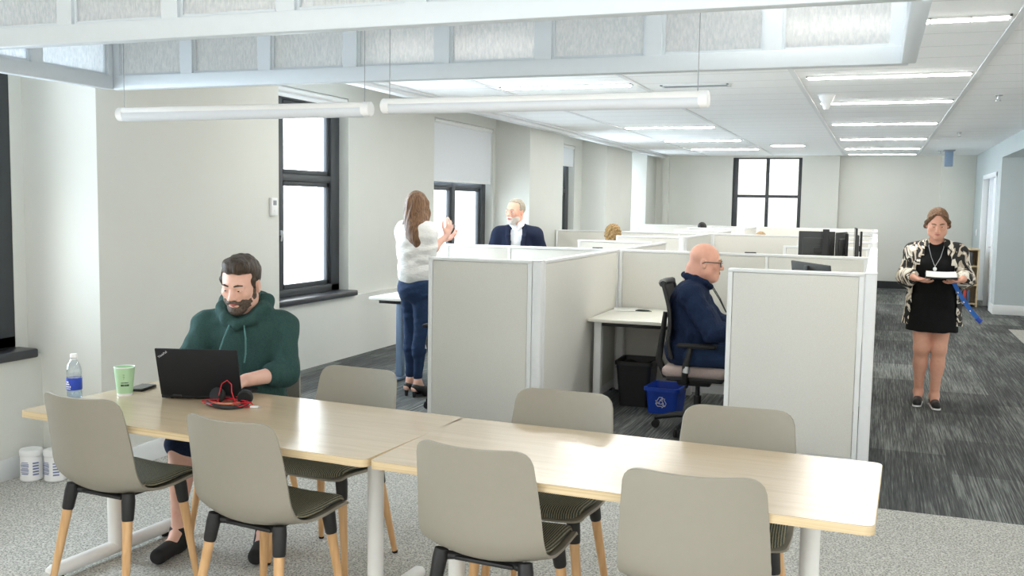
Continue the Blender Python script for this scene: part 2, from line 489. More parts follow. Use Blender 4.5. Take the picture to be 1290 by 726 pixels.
def m_kimono():
    t = NT('patterned_kimono'); 
    nz = t.n.new('ShaderNodeTexNoise'); nz.inputs['Scale'].default_value = 7.0; nz.inputs['Detail'].default_value = 1.0
    v = t.coord((1, 1, 1.0)); t.link(v, nz.inputs['Vector'])
    mixv = t.n.new('ShaderNodeMix'); mixv.data_type = 'VECTOR'; mixv.inputs[0].default_value = 0.18
    t.link(v, mixv.inputs[4]); t.link(nz.outputs['Color'], mixv.inputs[5])
    mp = t.n.new('ShaderNodeMapping'); mp.inputs['Scale'].default_value = (19, 19, 12); mp.inputs['Rotation'].default_value = (0.3, 0.5, 0.6)
    t.link(mixv.outputs[1], mp.inputs['Vector'])
    vo = t.n.new('ShaderNodeTexVoronoi'); vo.inputs['Scale'].default_value = 1.25
    t.link(mp.outputs['Vector'], vo.inputs['Vector'])
    sp = t.n.new('ShaderNodeSeparateColor'); t.link(vo.outputs['Color'], sp.inputs[0])
    w = t.n.new('ShaderNodeTexWave'); w.inputs['Scale'].default_value = 0.5; w.inputs['Distortion'].default_value = 3.0
    t.link(mp.outputs['Vector'], w.inputs['Vector'])
    f = t.math('ADD', t.math('MULTIPLY', sp.outputs[0], 0.7), t.math('MULTIPLY', w.outputs['Fac'], 0.3))
    c = t.ramp(f, [(0.0, rgb(22, 22, 22)), (0.42, rgb(196, 182, 164)), (0.56, rgb(232, 226, 214)), (0.78, rgb(26, 26, 26))], 'CONSTANT')
    t.link(c, t.b.inputs['Base Color']); t.b.inputs['Roughness'].default_value = 0.7
    return t.m
M['kimono'] = m_kimono()
# ------------------------------------------------------------------ the room
H_CEIL = 2.74
mb = MB()
def quad(b, pts, mi=0):
    f = b.bm.faces.new([b.bm.verts.new(p) for p in pts]); f.material_index = mi
mb_floor = MB()
YC = 5.58
quad(mb_floor, [(-5.6, -1.5, 0), (6, -1.5, 0), (6, YC, 0), (-5.6, YC, 0)], 0)
quad(mb_floor, [(-5.6, YC, 0), (1.77, YC, 0), (1.77, 22.2, 0), (-5.6, 22.2, 0)], 1)
quad(mb_floor, [(1.77, YC, 0), (6, YC, 0), (6, 15.0, 0), (1.77, 15.0, 0)], 0)
quad(mb_floor, [(1.77, 15.0, 0), (6, 15.0, 0), (6, 22.2, 0), (1.77, 22.2, 0)], 1)
fl = mb_floor.build('floor', [M['carpet_light'], M['carpet_dark']]); fl['kind'] = 'structure'

c = MB(); c.span(-4.5, 6, -1.5, 22.2, H_CEIL, H_CEIL+0.12)
struct('ceiling', c, M['ceiling'])
c = MB(); c.span(-5.9, -4.5, -1.5, 22.2, 2.98, 3.08); struct('ceiling_soffit', c, M['ceil_white'])
# white cornice along the window side and the ceiling's main runners
c = MB(); c.span(-4.56, -4.44, -1.5, 21.6, H_CEIL-0.055, H_CEIL+0.20, 0.008); c.span(-4.44, -4.36, -1.5, 21.6, H_CEIL-0.02, H_CEIL+0.01, 0.004)
struct('trim_1', c, M['trim'])
for i, x in enumerate((-3.525, -2.115, -0.705, 0.705, 2.115)):
    c = MB(); c.span(x-0.022, x+0.022, -1.5, 21.55, H_CEIL-0.008, H_CEIL+0.01)
    struct('trim_%d' % (i+2), c, M['trim'])

# left side: deep pillars, low window aprons, recessed windows
w = MB()
w.span(-4.9, -4.62, -1.5, 4.38, 0, 0.70)                      # apron of the first bay
w.span(-5.2, -4.72, 4.29, 4.379, 0.701, 3.0)                    # strip between frame and pillar
w.span(-5.2, -4.72, -1.5, 2.62, 0.701, 3.0)
w.span(-5.2, -4.72, 2.621, 4.289, 2.6, 3.0)
w.span(-5.6, -4.17, 4.38, 6.18, 0, 3.0, 0.006)                # first pillar
w.span(-5.4, -5.12, 6.181, 13.069, 0, 0.645)                     # apron of the second bay
w.span(-5.55, -5.17, 8.92, 11.0, 0.646, 2.68)
w.span(-5.55, -5.17, 6.181, 6.8, 0.646, 2.68)
w.span(-5.55, -5.17, 12.97, 13.069, 0.646, 2.68)
w.span(-5.55, -5.17, 6.181, 13.069, 2.681, 3.0)
w.span(-5.6, -4.645, 13.07, 14.62, 0, 3.0, 0.006)             # second pillar
w.span(-5.4, -5.12, 14.621, 17.429, 0, 0.645)
w.span(-5.55, -5.17, 16.96, 17.429, 0.646, 2.68)
w.span(-5.55, -5.17, 14.621, 17.429, 2.681, 3.0)
w.span(-5.6, -4.70, 17.43, 19.4, 0, 3.0, 0.006)               # third pillar
w.span(-5.4, -5.12, 19.401, 20.549, 0, 0.645)
w.span(-5.55, -5.17, 19.401, 20.549, 2.681, 3.0)
w.span(-5.3, -4.66, 20.55, 21.495, 0, 3.0, 0.006)               # corner pilaster
struct('wall_left', w, M['wall'])

b = MB()
b.span(-4.62, -4.602, -1.5, 4.38, 0, 0.125, 0.004)
b.span(-4.62, -4.155, 4.362, 4.38, 0, 0.125, 0.004)
b.span(-4.17, -4.152, 4.365, 6.19, 0, 0.125, 0.004)
struct('baseboard_left', b, M['trim'])

def casement(n, x, y0, y1, z0, z1, mull, trans=None, fw=0.13, sill=True, xs=-5.07):
    """recessed dark framed window in the plane x; panes and sill are its parts"""
    f = MB(); d = 0.07
    f.span(x-d, x+0.02, y0, y0+fw, z0, z1, 0.006); f.span(x-d, x+0.02, y1-fw, y1, z0, z1, 0.006)
    f.span(x-d, x+0.02, y0, y1, z1-0.08, z1, 0.006); f.span(x-d, x+0.02, y0, y1, z0, z0+0.07, 0.006)
    for m_ in mull: f.span(x-d, x+0.015, m_-0.055, m_+0.055, z0, z1, 0.006)
    if trans: f.span(x-d, x+0.012, y0, y1, trans-0.035, trans+0.035, 0.006)
    ob = struct('window_%d' % n, f, M['dark_frame'])
    # inner sashes
    ys = [y0+fw]+[v for m_ in mull for v in (m_-0.055, m_+0.055)]+[y1-fw]
    zs = [z0+0.07]+([trans-0.035, trans+0.035] if trans else [])+[z1-0.08]
    for i in range(0, len(ys), 2):
        for k in range(0, len(zs), 2):
            s = MB(); a0, a1, c0, c1 = ys[i], ys[i+1], zs[k], zs[k+1]; t_ = 0.045
            s.span(x-0.05, x-0.005, a0, a0+t_, c0, c1, 0.004); s.span(x-0.05, x-0.005, a1-t_, a1, c0, c1, 0.004)
            s.span(x-0.05, x-0.005, a0, a1, c0, c0+t_, 0.004); s.span(x-0.05, x-0.005, a0, a1, c1-t_, c1, 0.004)
            so = s.build('sash', M['dark_frame'], ob)
            g = MB(); g.span(x-0.034, x-0.026, a0+0.01, a1-0.01, c0+0.01, c1-0.01); g.build('pane', M['glass'], so)
    hd = MB()
    for m_ in mull:
        hd.box((x+0.028, m_, z0+0.62), (0.03, 0.022, 0.05), None, 0.004); hd.cyl((x+0.045, m_, z0+0.635), (x+0.045, m_-0.02, z0+0.54), 0.008, n=8)
    hd.build('handle', M['silver'], ob)
    if sill:
        s = MB(); s.span(x-0.03, xs, y0-0.03, y1+0.03, z0-0.055, z0, 0.012); s.build('sill', M['sill'], ob)
    return ob
casement(1, -4.74, 2.62, 4.29, 0.74, 2.6, (3.45,), 1.9, fw=0.2, xs=-4.575)
casement(2, -5.30, 6.8, 8.92, 0.70, 2.66, (7.84,), 1.845, fw=0.16)
casement(3, -5.30, 11.0, 12.97, 0.70, 2.66, (11.86,), 1.87, fw=0.16)
casement(4, -5.30, 14.64, 16.96, 0.70, 2.66, (15.8,), 1.87, fw=0.2)
casement(5, -5.30, 19.42, 20.55, 0.70, 2.66, (20.0,), 1.87, fw=0.1)

def blind(y0, y1, zb, label):
    t = thing('roller_blind', label, 'blind', (-5.2, (y0+y1)/2, zb), 0, 'roller blinds')
    hw = (y1-y0)/2
    s = MB(); s.sheet(lambda u, v: (0.006*math.sin(v*3.1), -hw+2*hw*u, (2.66-zb)*v), 9, 9, 0.004); s.build('cloth', M['blind'], t)
    r = MB(); r.box((0, 0, 0.008), (0.018, 2*hw, 0.026), None, 0.006); r.build('hem_bar', M['white_metal'], t)
    q = MB(); q.cyl((0, -hw, 2.65-zb), (0, hw, 2.65-zb), 0.03, n=16); q.build('roller', M['white_metal'], t)
blind(6.82, 8.90, 2.59, 'white roller blind drawn up high over the window behind the seated man in green')
blind(11.03, 12.95, 1.90, 'white roller blind half down on the window beside the long-haired woman')
blind(14.66, 16.94, 2.31, 'narrow sliver of white roller blind right of the man in the suit')

# end wall with its tall window
w = MB()
w.span(-5.6, -2.98, 21.5, 21.9, 0, 3.0); w.span(-1.54, -0.79, 21.5, 21.9, 0, 3.0)
w.span(-2.979, -1.541, 21.5, 21.9, 0, 0.80); w.span(-2.979, -1.541, 21.5, 21.9, 2.70, 3.0)
w.span(-0.789, 1.159, 21.64, 21.9, 0, 3.0); w.span(1.16, 1.789, 21.42, 21.9, 0, 3.0, 0.004)
w.span(-4.50, -4.36, 21.44, 21.5, 0, 3.0)
struct('wall_back', w, M['wall'])
b = MB(); b.span(-0.79, 1.16, 21.62, 21.64, 0, 0.15); b.span(1.16, 1.79, 21.40, 21.42, 0, 0.15); b.span(-4.7, -0.79, 21.48, 21.5, 0, 0.15)
struct('baseboard_back', b, M['base_black'])
f = MB(); X0, X1, Z0, Z1 = -2.98, -1.54, 0.80, 2.70
for a, c_ in ((X0, X0+0.11), (X1-0.075, X1), (-2.285, -2.215)): f.span(a, c_, 21.54, 21.62, Z0, Z1, 0.005)
for a, c_ in ((Z0, Z0+0.07), (Z1-0.03, Z1), (1.845, 1.905)): f.span(X0, X1, 21.545, 21.615, a, c_, 0.005)
wo = struct('window_6', f, M['dark_frame'])
for a, c_ in ((X0+0.1, -2.28), (-2.22, X1-0.07)):
    for e, g_ in ((Z0+0.06, 1.85), (1.90, Z1-0.02)):
        g = MB(); g.span(a, c_, 21.575, 21.583, e, g_); g.build('pane', M['glass'], wo)

# right side: door wall at the far end, header over the open side
w = MB()
w.span(1.79, 1.95, 19.75, 21.9, 0, 3.0); w.span(1.79, 1.95, 17.301, 17.62, 0, 3.0); w.span(1.79, 1.95, 17.621, 19.749, 2.24, 3.0)
w.span(1.79, 6, 17.1, 17.3, 0, 2.9)
w.span(1.79, 6, 2.5, 17.099, 2.48, 2.9)
w.span(1.951, 6, 19.75, 21.9, 0, 2.9)
struct('wall_right', w, M['wall_cool'])
b = MB(); b.span(1.775, 6, 17.082, 17.1, 0, 0.15, 0.004); b.span(1.772, 1.79, 17.085, 17.62, 0, 0.15, 0.004); b.span(1.772, 1.79, 19.75, 21.4, 0, 0.15, 0.004)
struct('baseboard_right', b, M['trim'])
f = MB(); f.span(1.77, 1.97, 17.60, 17.70, 0, 2.26, 0.004); f.span(1.77, 1.97, 19.68, 19.78, 0, 2.26, 0.004); f.span(1.77, 1.97, 17.6, 19.78, 2.20, 2.28, 0.004); f.span(1.775, 1.96, 18.55, 18.63, 0, 2.2, 0.004)
do = struct('door_1', f, M['door_white'])
d = MB(); d.span(1.83, 1.87, 17.7, 18.56, 0.01, 2.2, 0.003); d.span(1.818, 1.832, 17.82, 18.44, 0.25, 1.0, 0.004); d.span(1.818, 1.832, 17.82, 18.44, 1.1, 2.05, 0.004); lf = d.build('leaf', M['door_white'], do)
d = MB(); d.cyl((1.80, 18.45, 1.02), (1.83, 18.45, 1.02), 0.012); d.cyl((1.80, 18.45, 1.02), (1.80, 18.34, 1.02), 0.009); d.build('handle', M['silver'], lf)
d = MB(); d.span(1.85, 1.857, 18.62, 19.7, 0.1, 2.2); d.build('pane', M['glass'], do)

def small_wall_box(name, label, cat, loc, d, m, extra=None):
    t = thing(name, label, cat, loc)
    s = MB(); s.box((0, 0, 0), d, None, 0.004); s.build('cover', m, t)
    if extra: extra(t)
def th_extra(t):
    s = MB(); s.box((0.012, 0, 0.028), (0.006, 0.040, 0.035), None, 0.002); s.build('display', M['grey_metal'], t)
    s = MB(); s.box((0.012, 0, -0.03), (0.006, 0.02, 0.012), None, 0.002); s.build('button', M['white_metal'], t)
small_wall_box('thermostat', 'small white wall thermostat at the pillar edge left of the window', 'thermostat', (-4.158, 6.09, 1.58), (0.024, 0.075, 0.13), M['white_plastic'], th_extra)
def sw_extra(t):
    s = MB(); s.box((-0.008, 0, 0), (0.008, 0.03, 0.06), None, 0.002); s.build('rocker', M['white_plastic'], t)
small_wall_box('light_switch', 'white light switch plate on the far right wall beside the doorway', 'light switch', (1.784, 20.6, 1.22), (0.012, 0.08, 0.12), M['white_plastic'], sw_extra)

# ------------------------------------------------------------------ ceiling fixtures
def ceiling_light(x, y, label, wdt=1.28, dep=0.10, lens='lens'):
    t = thing('ceiling_light', label, 'ceiling light', (x, y, H_CEIL), 0, 'recessed ceiling lights')
    f = MB(); a = wdt/2; e = dep/2
    f.span(-a, a, -e, -e+0.014, -0.012, 0.0); f.span(-a, a, e-0.014, e, -0.012, 0.0)
    f.span(-a, -a+0.014, -e, e, -0.012, 0.0); f.span(a-0.014, a, -e, e, -0.012, 0.0)
    for k in range(1, 6): f.span(-a+wdt*k/6-0.004, -a+wdt*k/6+0.004, -e, e, -0.022, -0.002)
    f.build('housing', M['white_metal'], t)
    g = MB(); g.span(-a+0.014, a-0.014, -e+0.014, e-0.014, -0.020, -0.001, 0.005); g.build('lens', M[lens], t)
row = ['first', 'second', 'third', 'fourth', 'fifth', 'sixth', 'seventh']
for i, y in enumerate((6.25, 8.70, 10.80, 13.50, 16.40, 18.97, 20.85)):
    ceiling_light(0.02, y, 'long recessed ceiling light, %s in the row above the aisle' % row[i], lens='lens_dim' if i == 6 else ('lens_mid' if i == 0 else 'lens'))
for i, y in enumerate((8.82, 10.93, 13.69, 16.45, 18.95)):
    ceiling_light(-2.80, y, 'long recessed ceiling light, %s in the row nearer the windows' % row[i])
ceiling_light(-2.80, 6.40, 'long recessed ceiling light glowing through the far glass panes, nearer the windows', lens='lens_mid')
ceiling_light(0.02, 3.90, 'added unseen fill light in the ceiling above the aisle end of the table', lens='lens_added_fill')  # this and the next two: out of view, added to light the front partitions
ceiling_light(-2.80, 1.50, 'added unseen fill light in the ceiling before the table, nearer the windows', lens='lens_added_fill')
ceiling_light(0.02, 1.50, 'added unseen fill light in the ceiling before the table, in line with the aisle', lens='lens_added_fill')
def vent(x, y, label, w_=0.62):
    t = thing('air_vent', label, 'air vent', (x, y, H_CEIL))
    f = MB(); f.span(-w_/2, w_/2, -0.09, -0.07, -0.012, 0); f.span(-w_/2, w_/2, 0.07, 0.09, -0.012, 0); f.span(-w_/2, -w_/2+0.02, -0.09, 0.09, -0.012, 0); f.span(w_/2-0.02, w_/2, -0.09, 0.09, -0.012, 0)
    f.build('frame', M['trim'], t)
    g = MB()
    for k in range(4): g.box((0, -0.045+0.03*k, -0.006), (w_-0.04, 0.018, 0.004), (0.5, 0, 0))
    g.build('louvre', M['grey_metal'], t)
vent(-1.62, 9.05, 'grey slotted air vent in the ceiling above the right end of the long pendant')
t = thing('downlight', 'square bright ceiling light alone between the two rows, far down the room', 'ceiling light', (-1.55, 18.0, H_CEIL))
f = MB(); f.span(-0.3, 0.3, -0.15, -0.13, -0.012, 0); f.span(-0.3, 0.3, 0.13, 0.15, -0.012, 0); f.span(-0.3, -0.28, -0.15, 0.15, -0.012, 0); f.span(0.28, 0.3, -0.15, 0.15, -0.012, 0); f.build('housing', M['white_metal'], t)
g = MB(); g.span(-0.28, 0.28, -0.13, 0.13, -0.006, -0.003); g.build('lens', M['lens'], t)
t = thing('motion_sensor', 'white cone shaped sensor hanging from the ceiling near the aisle light', 'sensor', (-0.52, 10.1, H_CEIL))
f = MB(); f.lathe([(0.0, 0), (0.075, 0), (0.075, -0.02), (0.055, -0.06), (0.025, -0.14), (0.0, -0.15)]); f.build('cone', M['white_plastic'], t)
f = MB(); f.lathe([(0.0, 0.0), (0.09, 0.0), (0.09, -0.008), (0.0, -0.008)]); f.build('mount', M['trim'], t)
for i, (y, lb) in enumerate(((10.45, 'small metal sprinkler head in the right ceiling strip, nearest to the glazed frame'),
                             (15.27, 'small metal sprinkler head in the right ceiling strip, second from the glazed frame'),
                             (19.85, 'small metal sprinkler head in the right ceiling strip, close to the end wall'))):
    t = thing('sprinkler', lb, 'sprinkler', (1.03, y, H_CEIL), 0, 'ceiling sprinklers')
    f = MB(); f.lathe([(0, 0), (0.04, 0), (0.04, -0.006), (0.014, -0.012), (0.012, -0.035), (0, -0.036)], n=16); f.build('body', M['silver'], t)
    f = MB(); f.lathe([(0, -0.05), (0.026, -0.052), (0.026, -0.056), (0, -0.056)], n=16); f.tube([(0.012, 0, -0.03), (0.016, 0, -0.045), (0.0, 0, -0.055)], 0.003, 6); f.tube([(-0.012, 0, -0.03), (-0.016, 0, -0.045), (0.0, 0, -0.055)], 0.003, 6); f.build('deflector', M['silver'], t)
t = thing('ceiling_duct', 'grey blue metal box dropping from the ceiling in front of the end wall', 'duct', (1.17, 19.6, H_CEIL))
f = MB(); f.span(-0.07, 0.07, -0.07, 0.07, -0.30, 0, 0.006); f.build('shaft', M['blue_metal'], t)
f = MB(); f.span(-0.10, 0.10, -0.10, 0.10, -0.02, 0, 0.004); f.build('collar', M['grey_metal'], t)

# ------------------------------------------------------------------ hanging glazed frame over the table
FX0, FX1, FY0, FY1, FZ0, FZ1 = -3.82, 0.085, 2.88, 4.14, 2.195, 2.742
t = thing('glazed_canopy', 'white painted frame of textured glass panes hanging above the wooden tables', 'hanging frame', ((FX0+FX1)/2, (FY0+FY1)/2, FZ0))
ox, oy, oz = t.location
rt = 0.07
def side(axis, fixed, a0, a1, posts, name):
    """one glazed side; axis 'x' runs along x at y=fixed"""
    def sp(b, p0, p1, z0, z1, th, bev=0.004):
        if axis == 'x': b.span(p0-ox, p1-ox, fixed-th/2-oy, fixed+th/2-oy, z0-oz, z1-oz, bev)
        else: b.span(fixed-th/2-ox, fixed+th/2-ox, p0-oy, p1-oy, z0-oz, z1-oz, bev)
    e_ = 0 if axis == 'x' else 0.028
    f = MB(); sp(f, a0+e_, a1-e_, FZ0, FZ0+rt, 0.055); sp(f, a0+e_, a1-e_, FZ1-0.06, FZ1, 0.055)
    ed = [a0]+list(posts)+[a1]
    for i, p in enumerate(ed):
        hw = 0.035 if 0 < i < len(ed)-1 else 0.06
        sp(f, max(a0+e_+0.002, p-hw), min(a1-e_-0.002, p+hw), FZ0+rt-0.004, FZ1-0.056, 0.049, 0)
    fr = f.build('side_frame', M['frame_paint'], t)
    bd = MB()
    for i in range(len(ed)-1):
        l = ed[i]+(0.06 if i == 0 else 0.035); r = ed[i+1]-(0.06 if i == len(ed)-2 else 0.035)
        g = MB(); sp(g, l-0.005, r+0.005, FZ0+rt-0.005, FZ1-0.055, 0.006, 0); g.build('pane', M['reeded'], fr)
        sp(bd, l+0.013, r-0.013, FZ0+rt, FZ0+rt+0.012, 0.022, 0); sp(bd, l, l+0.012, FZ0+rt, FZ1-0.06, 0.022, 0); sp(bd, r-0.012, r, FZ0+rt, FZ1-0.06, 0.022, 0)
    bd.build('glazing_bead', M['frame_paint'], fr)
side('x', FY1, FX0, FX1, (-3.33, -2.86, -2.38, -1.90, -1.41, -0.92, -0.43), 'far')
side('x', FY0, FX0, FX1, (-3.33, -2.86, -2.38, -1.90, -1.41, -0.92, -0.43), 'near')
side('y', FX0, FY0, FY1, (3.20, 3.62), 'left')
side('y', FX1, FY0, FY1, (3.20, 3.62), 'right')

def pendant(x0, x1, y, z, label, cords):
    t = thing('pendant_light', label, 'pendant light', ((x0+x1)/2, y, z), 0, 'slim tube pendant lights')
    h = (x1-x0)/2
    f = MB()
    f.box((0, 0, 0.016), (2*h-0.05, 0.052, 0.03), None, 0.01); f.build('housing', M['white_metal'], t)
    f = MB(); f.rings([((-h+0.03, 0, 0), 0.027), ((h-0.03, 0, 0), 0.027)], (1, 0, 0), 20); f.build('tube', M['tube_lens'], t)
    for s_ in (-1, 1):
        f = MB(); f.rings([((s_*(h-0.035), 0, 0.004), 0.0295), ((s_*(h-0.004), 0, 0.004), 0.0295), ((s_*h, 0, 0.004), 0.025)], (1, 0, 0), 20); f.build('end_cap', M['white_plastic'], t)
    for cx in cords:
        f = MB(); f.tube([(cx-(x0+x1)/2, 0, 0.03), (cx-(x0+x1)/2, 0, H_CEIL-z)], 0.0016, 6); f.build('cord', M['grey_metal'], t)
pendant(-3.11, -1.87, 3.4, 1.985, 'slim white tube pendant nearer the windows, hanging above the laptop', (-3.08, -1.9))
pendant(-1.82, -0.56, 3.4, 1.995, 'slim white tube pendant farther from the windows, its cord crossing the glass', (-1.79, -0.60))
# ------------------------------------------------------------------ tables
def make_table(name, label, cx, cy, L, D, rz, legs):
    t = thing(name, label, 'table', (cx, cy, 0), rz, 'birch topped tables')
    h = 0.735; th = 0.028
    r = 0.03
    def outline(L_, D_, rr):
        pts = []
        for sx, sy, a0 in ((1, 1, 0), (-1, 1, 90), (-1, -1, 180), (1, -1, 270)):
            for k in range(6):
                a = R_(a0+k*18); pts.append((sx*(L_/2-rr)+rr*math.cos(a), sy*(D_/2-rr)+rr*math.sin(a)))
        return pts
    b = MB(); b.prism(outline(L-0.004, D-0.004, r), th-0.004, Matrix.Translation((0, 0, h-th+0.004))); top = b.build('tabletop', M['table'], t)
    b = MB(); b.prism(outline(L, D, r), th-0.002, Matrix.Translation((0, 0, h-th))); b.build('edge_band', M['edge'], t)
    for x in legs:
        p = MB(); p.cyl((x, 0, 0.05), (x, 0, h-th), 0.032, n=24); lg = p.build('leg', M['white_metal'], t)
        p = MB(); p.tube([(x, -0.36, 0.038), (x, -0.355, 0.042), (x, -0.34, 0.045), (x, 0.34, 0.045), (x, 0.355, 0.042), (x, 0.36, 0.038)], [0.018, 0.027, 0.031, 0.031, 0.027, 0.018], 16); p.build('foot', M['white_metal'], lg)
        for y in (-0.31, 0.31): p = MB(); p.cyl((x, y, 0.0), (x, y, 0.025), 0.02, n=12); p.build('glide', M['black_soft'], lg)
        p = MB(); p.box((x, 0, h-th-0.012), (0.07, 0.56, 0.022), None, 0.004); p.build('support', M['white_metal'], lg)
    p = MB(); p.box((0, 0, h-th-0.025), (L-0.5, 0.05, 0.04), None, 0.004); p.build('rail', M['white_metal'], t)
    return t
a1 = math.atan2(2.92-3.03, -1.625+3.33)
c1 = Vector((-3.33, 3.03, 0))+Vector((math.cos(a1), math.sin(a1), 0))*0.855+Vector((-math.sin(a1), math.cos(a1), 0))*0.385
make_table('table', 'birch topped table under the laptop and cup, on white T shaped legs', c1.x, c1.y, 1.706, 0.77, a1, (-0.73, 0.655))
a2 = math.atan2(2.87-2.92, 0.03+1.615)
c2 = Vector((-1.615, 2.92, 0))+Vector((math.cos(a2), math.sin(a2), 0))*0.825+Vector((-math.sin(a2), math.cos(a2), 0))*0.38
make_table('table', 'empty birch topped table running on towards the aisle, in front of the partitions', c2.x, c2.y, 1.648, 0.76, a2, (-0.66, 0.62))

# ------------------------------------------------------------------ shell chairs
PROF = [(-0.250, 0.845), (-0.236, 0.78), (-0.220, 0.70), (-0.205, 0.62), (-0.194, 0.55), (-0.180, 0.50), (-0.150, 0.458), (-0.100, 0.436), (-0.03, 0.430), (0.06, 0.436), (0.15, 0.447), (0.205, 0.450), (0.232, 0.440)]
def cr(P, t):
    n = len(P)-1; x = min(max(t, 0), 1)*n; i = min(int(x), n-1); f = x-i
    g = lambda k: P[min(max(k, 0), n)]
    p0, p1, p2, p3 = g(i-1), g(i), g(i+1), g(i+2)
    return tuple(0.5*((2*b)+(-a+c)*f+(2*a-5*b+4*c-d)*f*f+(-a+3*b-3*c+d)*f**3) for a, b, c, d in zip(p0, p1, p2, p3))
WID = [0.205, 0.213, 0.220, 0.226, 0.230, 0.232, 0.232, 0.230, 0.228, 0.226, 0.222, 0.216, 0.208]
CUR = [0.045, 0.048, 0.050, 0.050, 0.050, 0.052, 0.050, 0.040, 0.026, 0.018, 0.014, 0.010, 0.006]
def lerp_list(Lst, t):
    n = len(Lst)-1; x = min(max(t, 0), 1)*n; i = min(int(x), n-1); f = x-i
    return Lst[i]*(1-f)+Lst[i+1]*f
def shell_pt(u, s, off=0.0, wscale=1.0):
    """u in -1..1 across, s in 0..1 from the back's top to the seat front"""
    y, z = cr(PROF, s); y2, z2 = cr(PROF, s+0.01); y1, z1 = cr(PROF, s-0.01)
    ty, tz = y2-y1, z2-z1; l = math.hypot(ty, tz) or 1
    ny, nz = -tz/l, ty/l                                   # towards the sitter
    c = lerp_list(CUR, s)*u*u
    return (u*lerp_list(WID, s)*wscale, y+ny*(c+off), z+nz*(c+off))
def corner(u, r, w):
    """how far a rounded corner of radius r eats in at |u|"""
    a = abs(u)*w-(w-r)
    return 0.0 if a <= 0 else r-math.sqrt(max(r*r-a*a, 0))
def uu(x):                                                  # denser sampling near the edges
    v = 2*x-1
    return math.copysign(1-(1-abs(v))**1.5, v)
def make_shell_chair():
    t = thing('shell_chair', '', 'chair', (0, 0, 0), 0, 'grey shell chairs around the tables')
    Ltot = 1.05
    def fn(a, v):
        u = uu(a)
        e0 = corner(u, 0.075, 0.205)/Ltot; e1 = corner(u, 0.07, 0.208)/Ltot
        return shell_pt(u, e0+(1-e0-e1)*v)
    b = MB(); b.sheet(fn, 25, 45, 0.010); b.build('shell', M['shell'], t, 60)
    def fp(a, v):
        u = uu(a)*0.94
        e = corner(uu(a), 0.07, 0.2)/Ltot
        s0, s1 = 0.53+e, 0.975-e
        s = s0+(s1-s0)*v
        edge = min(1, 5*min(v, 1-v, (1-abs(uu(a)))*1.4+0.02))
        return shell_pt(u, s, 0.008+0.024*math.sqrt(max(edge, 0)), 0.97)
    b = MB(); b.sheet(fp, 21, 21, 0.006); b.build('seat_pad', M['pad'], t, 70)
    b = MB()
    b.box((0, 0.01, 0.421), (0.22, 0.25, 0.014), None, 0.004)
    for sx in (-1, 1):
        for y, zz in ((-0.105, 0.424), (0.15, 0.428)):
            b.tube([(sx*0.06, y*0.6, 0.420), (sx*0.12, y*0.95, zz), (sx*0.155, y, zz)], [0.012, 0.014, 0.018], 10)
    b.build('under_frame', M['black'], t)
    for sx in (-1, 1):
        for y0, y1 in ((-0.118, -0.195), (0.158, 0.200)):
            top = Vector((sx*0.158, y0, 0.440)); bot = Vector((sx*0.210, y1, 0.0)); d = bot-top
            p = lambda f, top=top, d=d: top+d*f
            b = MB(); b.rings([(p(0.12), 0.0185), (p(0.25), 0.0195), (p(0.6), 0.0165), (p(0.975), 0.0125)], d, 16); lg = b.build('leg', M['leg_wood'], t)
            b = MB(); b.rings([(p(-0.02), 0.024), (p(0.05), 0.0265), (p(0.2), 0.0235), (p(0.22), 0.021)], d, 16); b.build('bracket', M['black'], lg)
            b = MB(); b.rings([(p(0.972), 0.0135), (p(0.997), 0.0125)], d, 12); b.build('foot_cap', M['black_soft'], lg)
    return t
proto = make_shell_chair()
def chair_at(top, rz, label, first=False):
    """top = where the middle of the back's upper edge stands; rz 0 faces +y"""
    o = proto if first else copy_tree(proto)
    off = Matrix.Rotation(rz, 3, 'Z') @ Vector((0, -0.235, 0))
    place(o, (top[0]-off.x, top[1]-off.y, 0), rz, label)
    return o
chair_at((-2.92, 2.92), R_(-5), 'grey shell chair with dark ribbed seat, standing before the water bottle', True)
chair_at((-2.15, 2.83), R_(-7), 'grey shell chair seen from behind, standing before the laptop and headphones')
chair_at((-1.20, 2.83), R_(-4), 'grey shell chair seen from behind, just right of the joint between the tables')
chair_at((-0.475, 2.80), R_(3), 'large grey shell chair back cut by the lower photo edge, nearest the aisle')
chair_at((-2.97, 4.24), R_(180+16), 'grey shell chair the man in the green hoodie sits on')
chair_at((-2.24, 4.00), R_(180-5), 'grey shell chair facing the camera, beside the seated man in green')
chair_at((-1.195, 3.87), R_(180), 'grey shell chair facing the camera, in front of the open cubicle\'s left partition')
chair_at((-0.475, 3.84), R_(180+3), 'grey shell chair facing the camera, before the partition next to the aisle')

# ------------------------------------------------------------------ things on the table
HT = 0.735
# laptop: hinge on the camera side
rzL = math.atan2(0.105, 0.33)
t = thing('laptop', 'open black laptop seen from behind its lid, on the table before the man', 'laptop', (-2.79, 3.525, HT), rzL)
b = MB(); b.box((0, 0.118, 0.011), (0.368, 0.232, 0.014), None, 0.004); ba = b.build('base', M['laptop'], t)
b = MB()
for r_ in range(5):
    for k in range(13): b.box((-0.135+0.0225*k, 0.075+0.020*r_, 0.0188), (0.019, 0.0165, 0.002), None, 0.0006, 1)
b.build('keyboard', M['black_soft'], ba)
b = MB(); b.box((0, 0.205, 0.0186), (0.1, 0.055, 0.001)); b.build('touchpad', M['black'], ba)
b = MB()
for x in (-0.14, 0.14):
    for y in (0.02, 0.215): b.cyl((x, y, 0.0), (x, y, 0.005), 0.008, n=10)
b.build('foot', M['black_soft'], ba)
tilt = R_(17)
ML = Matrix.Translation((0, 0.004, 0.017)) @ Matrix.Rotation(tilt, 4, 'X')
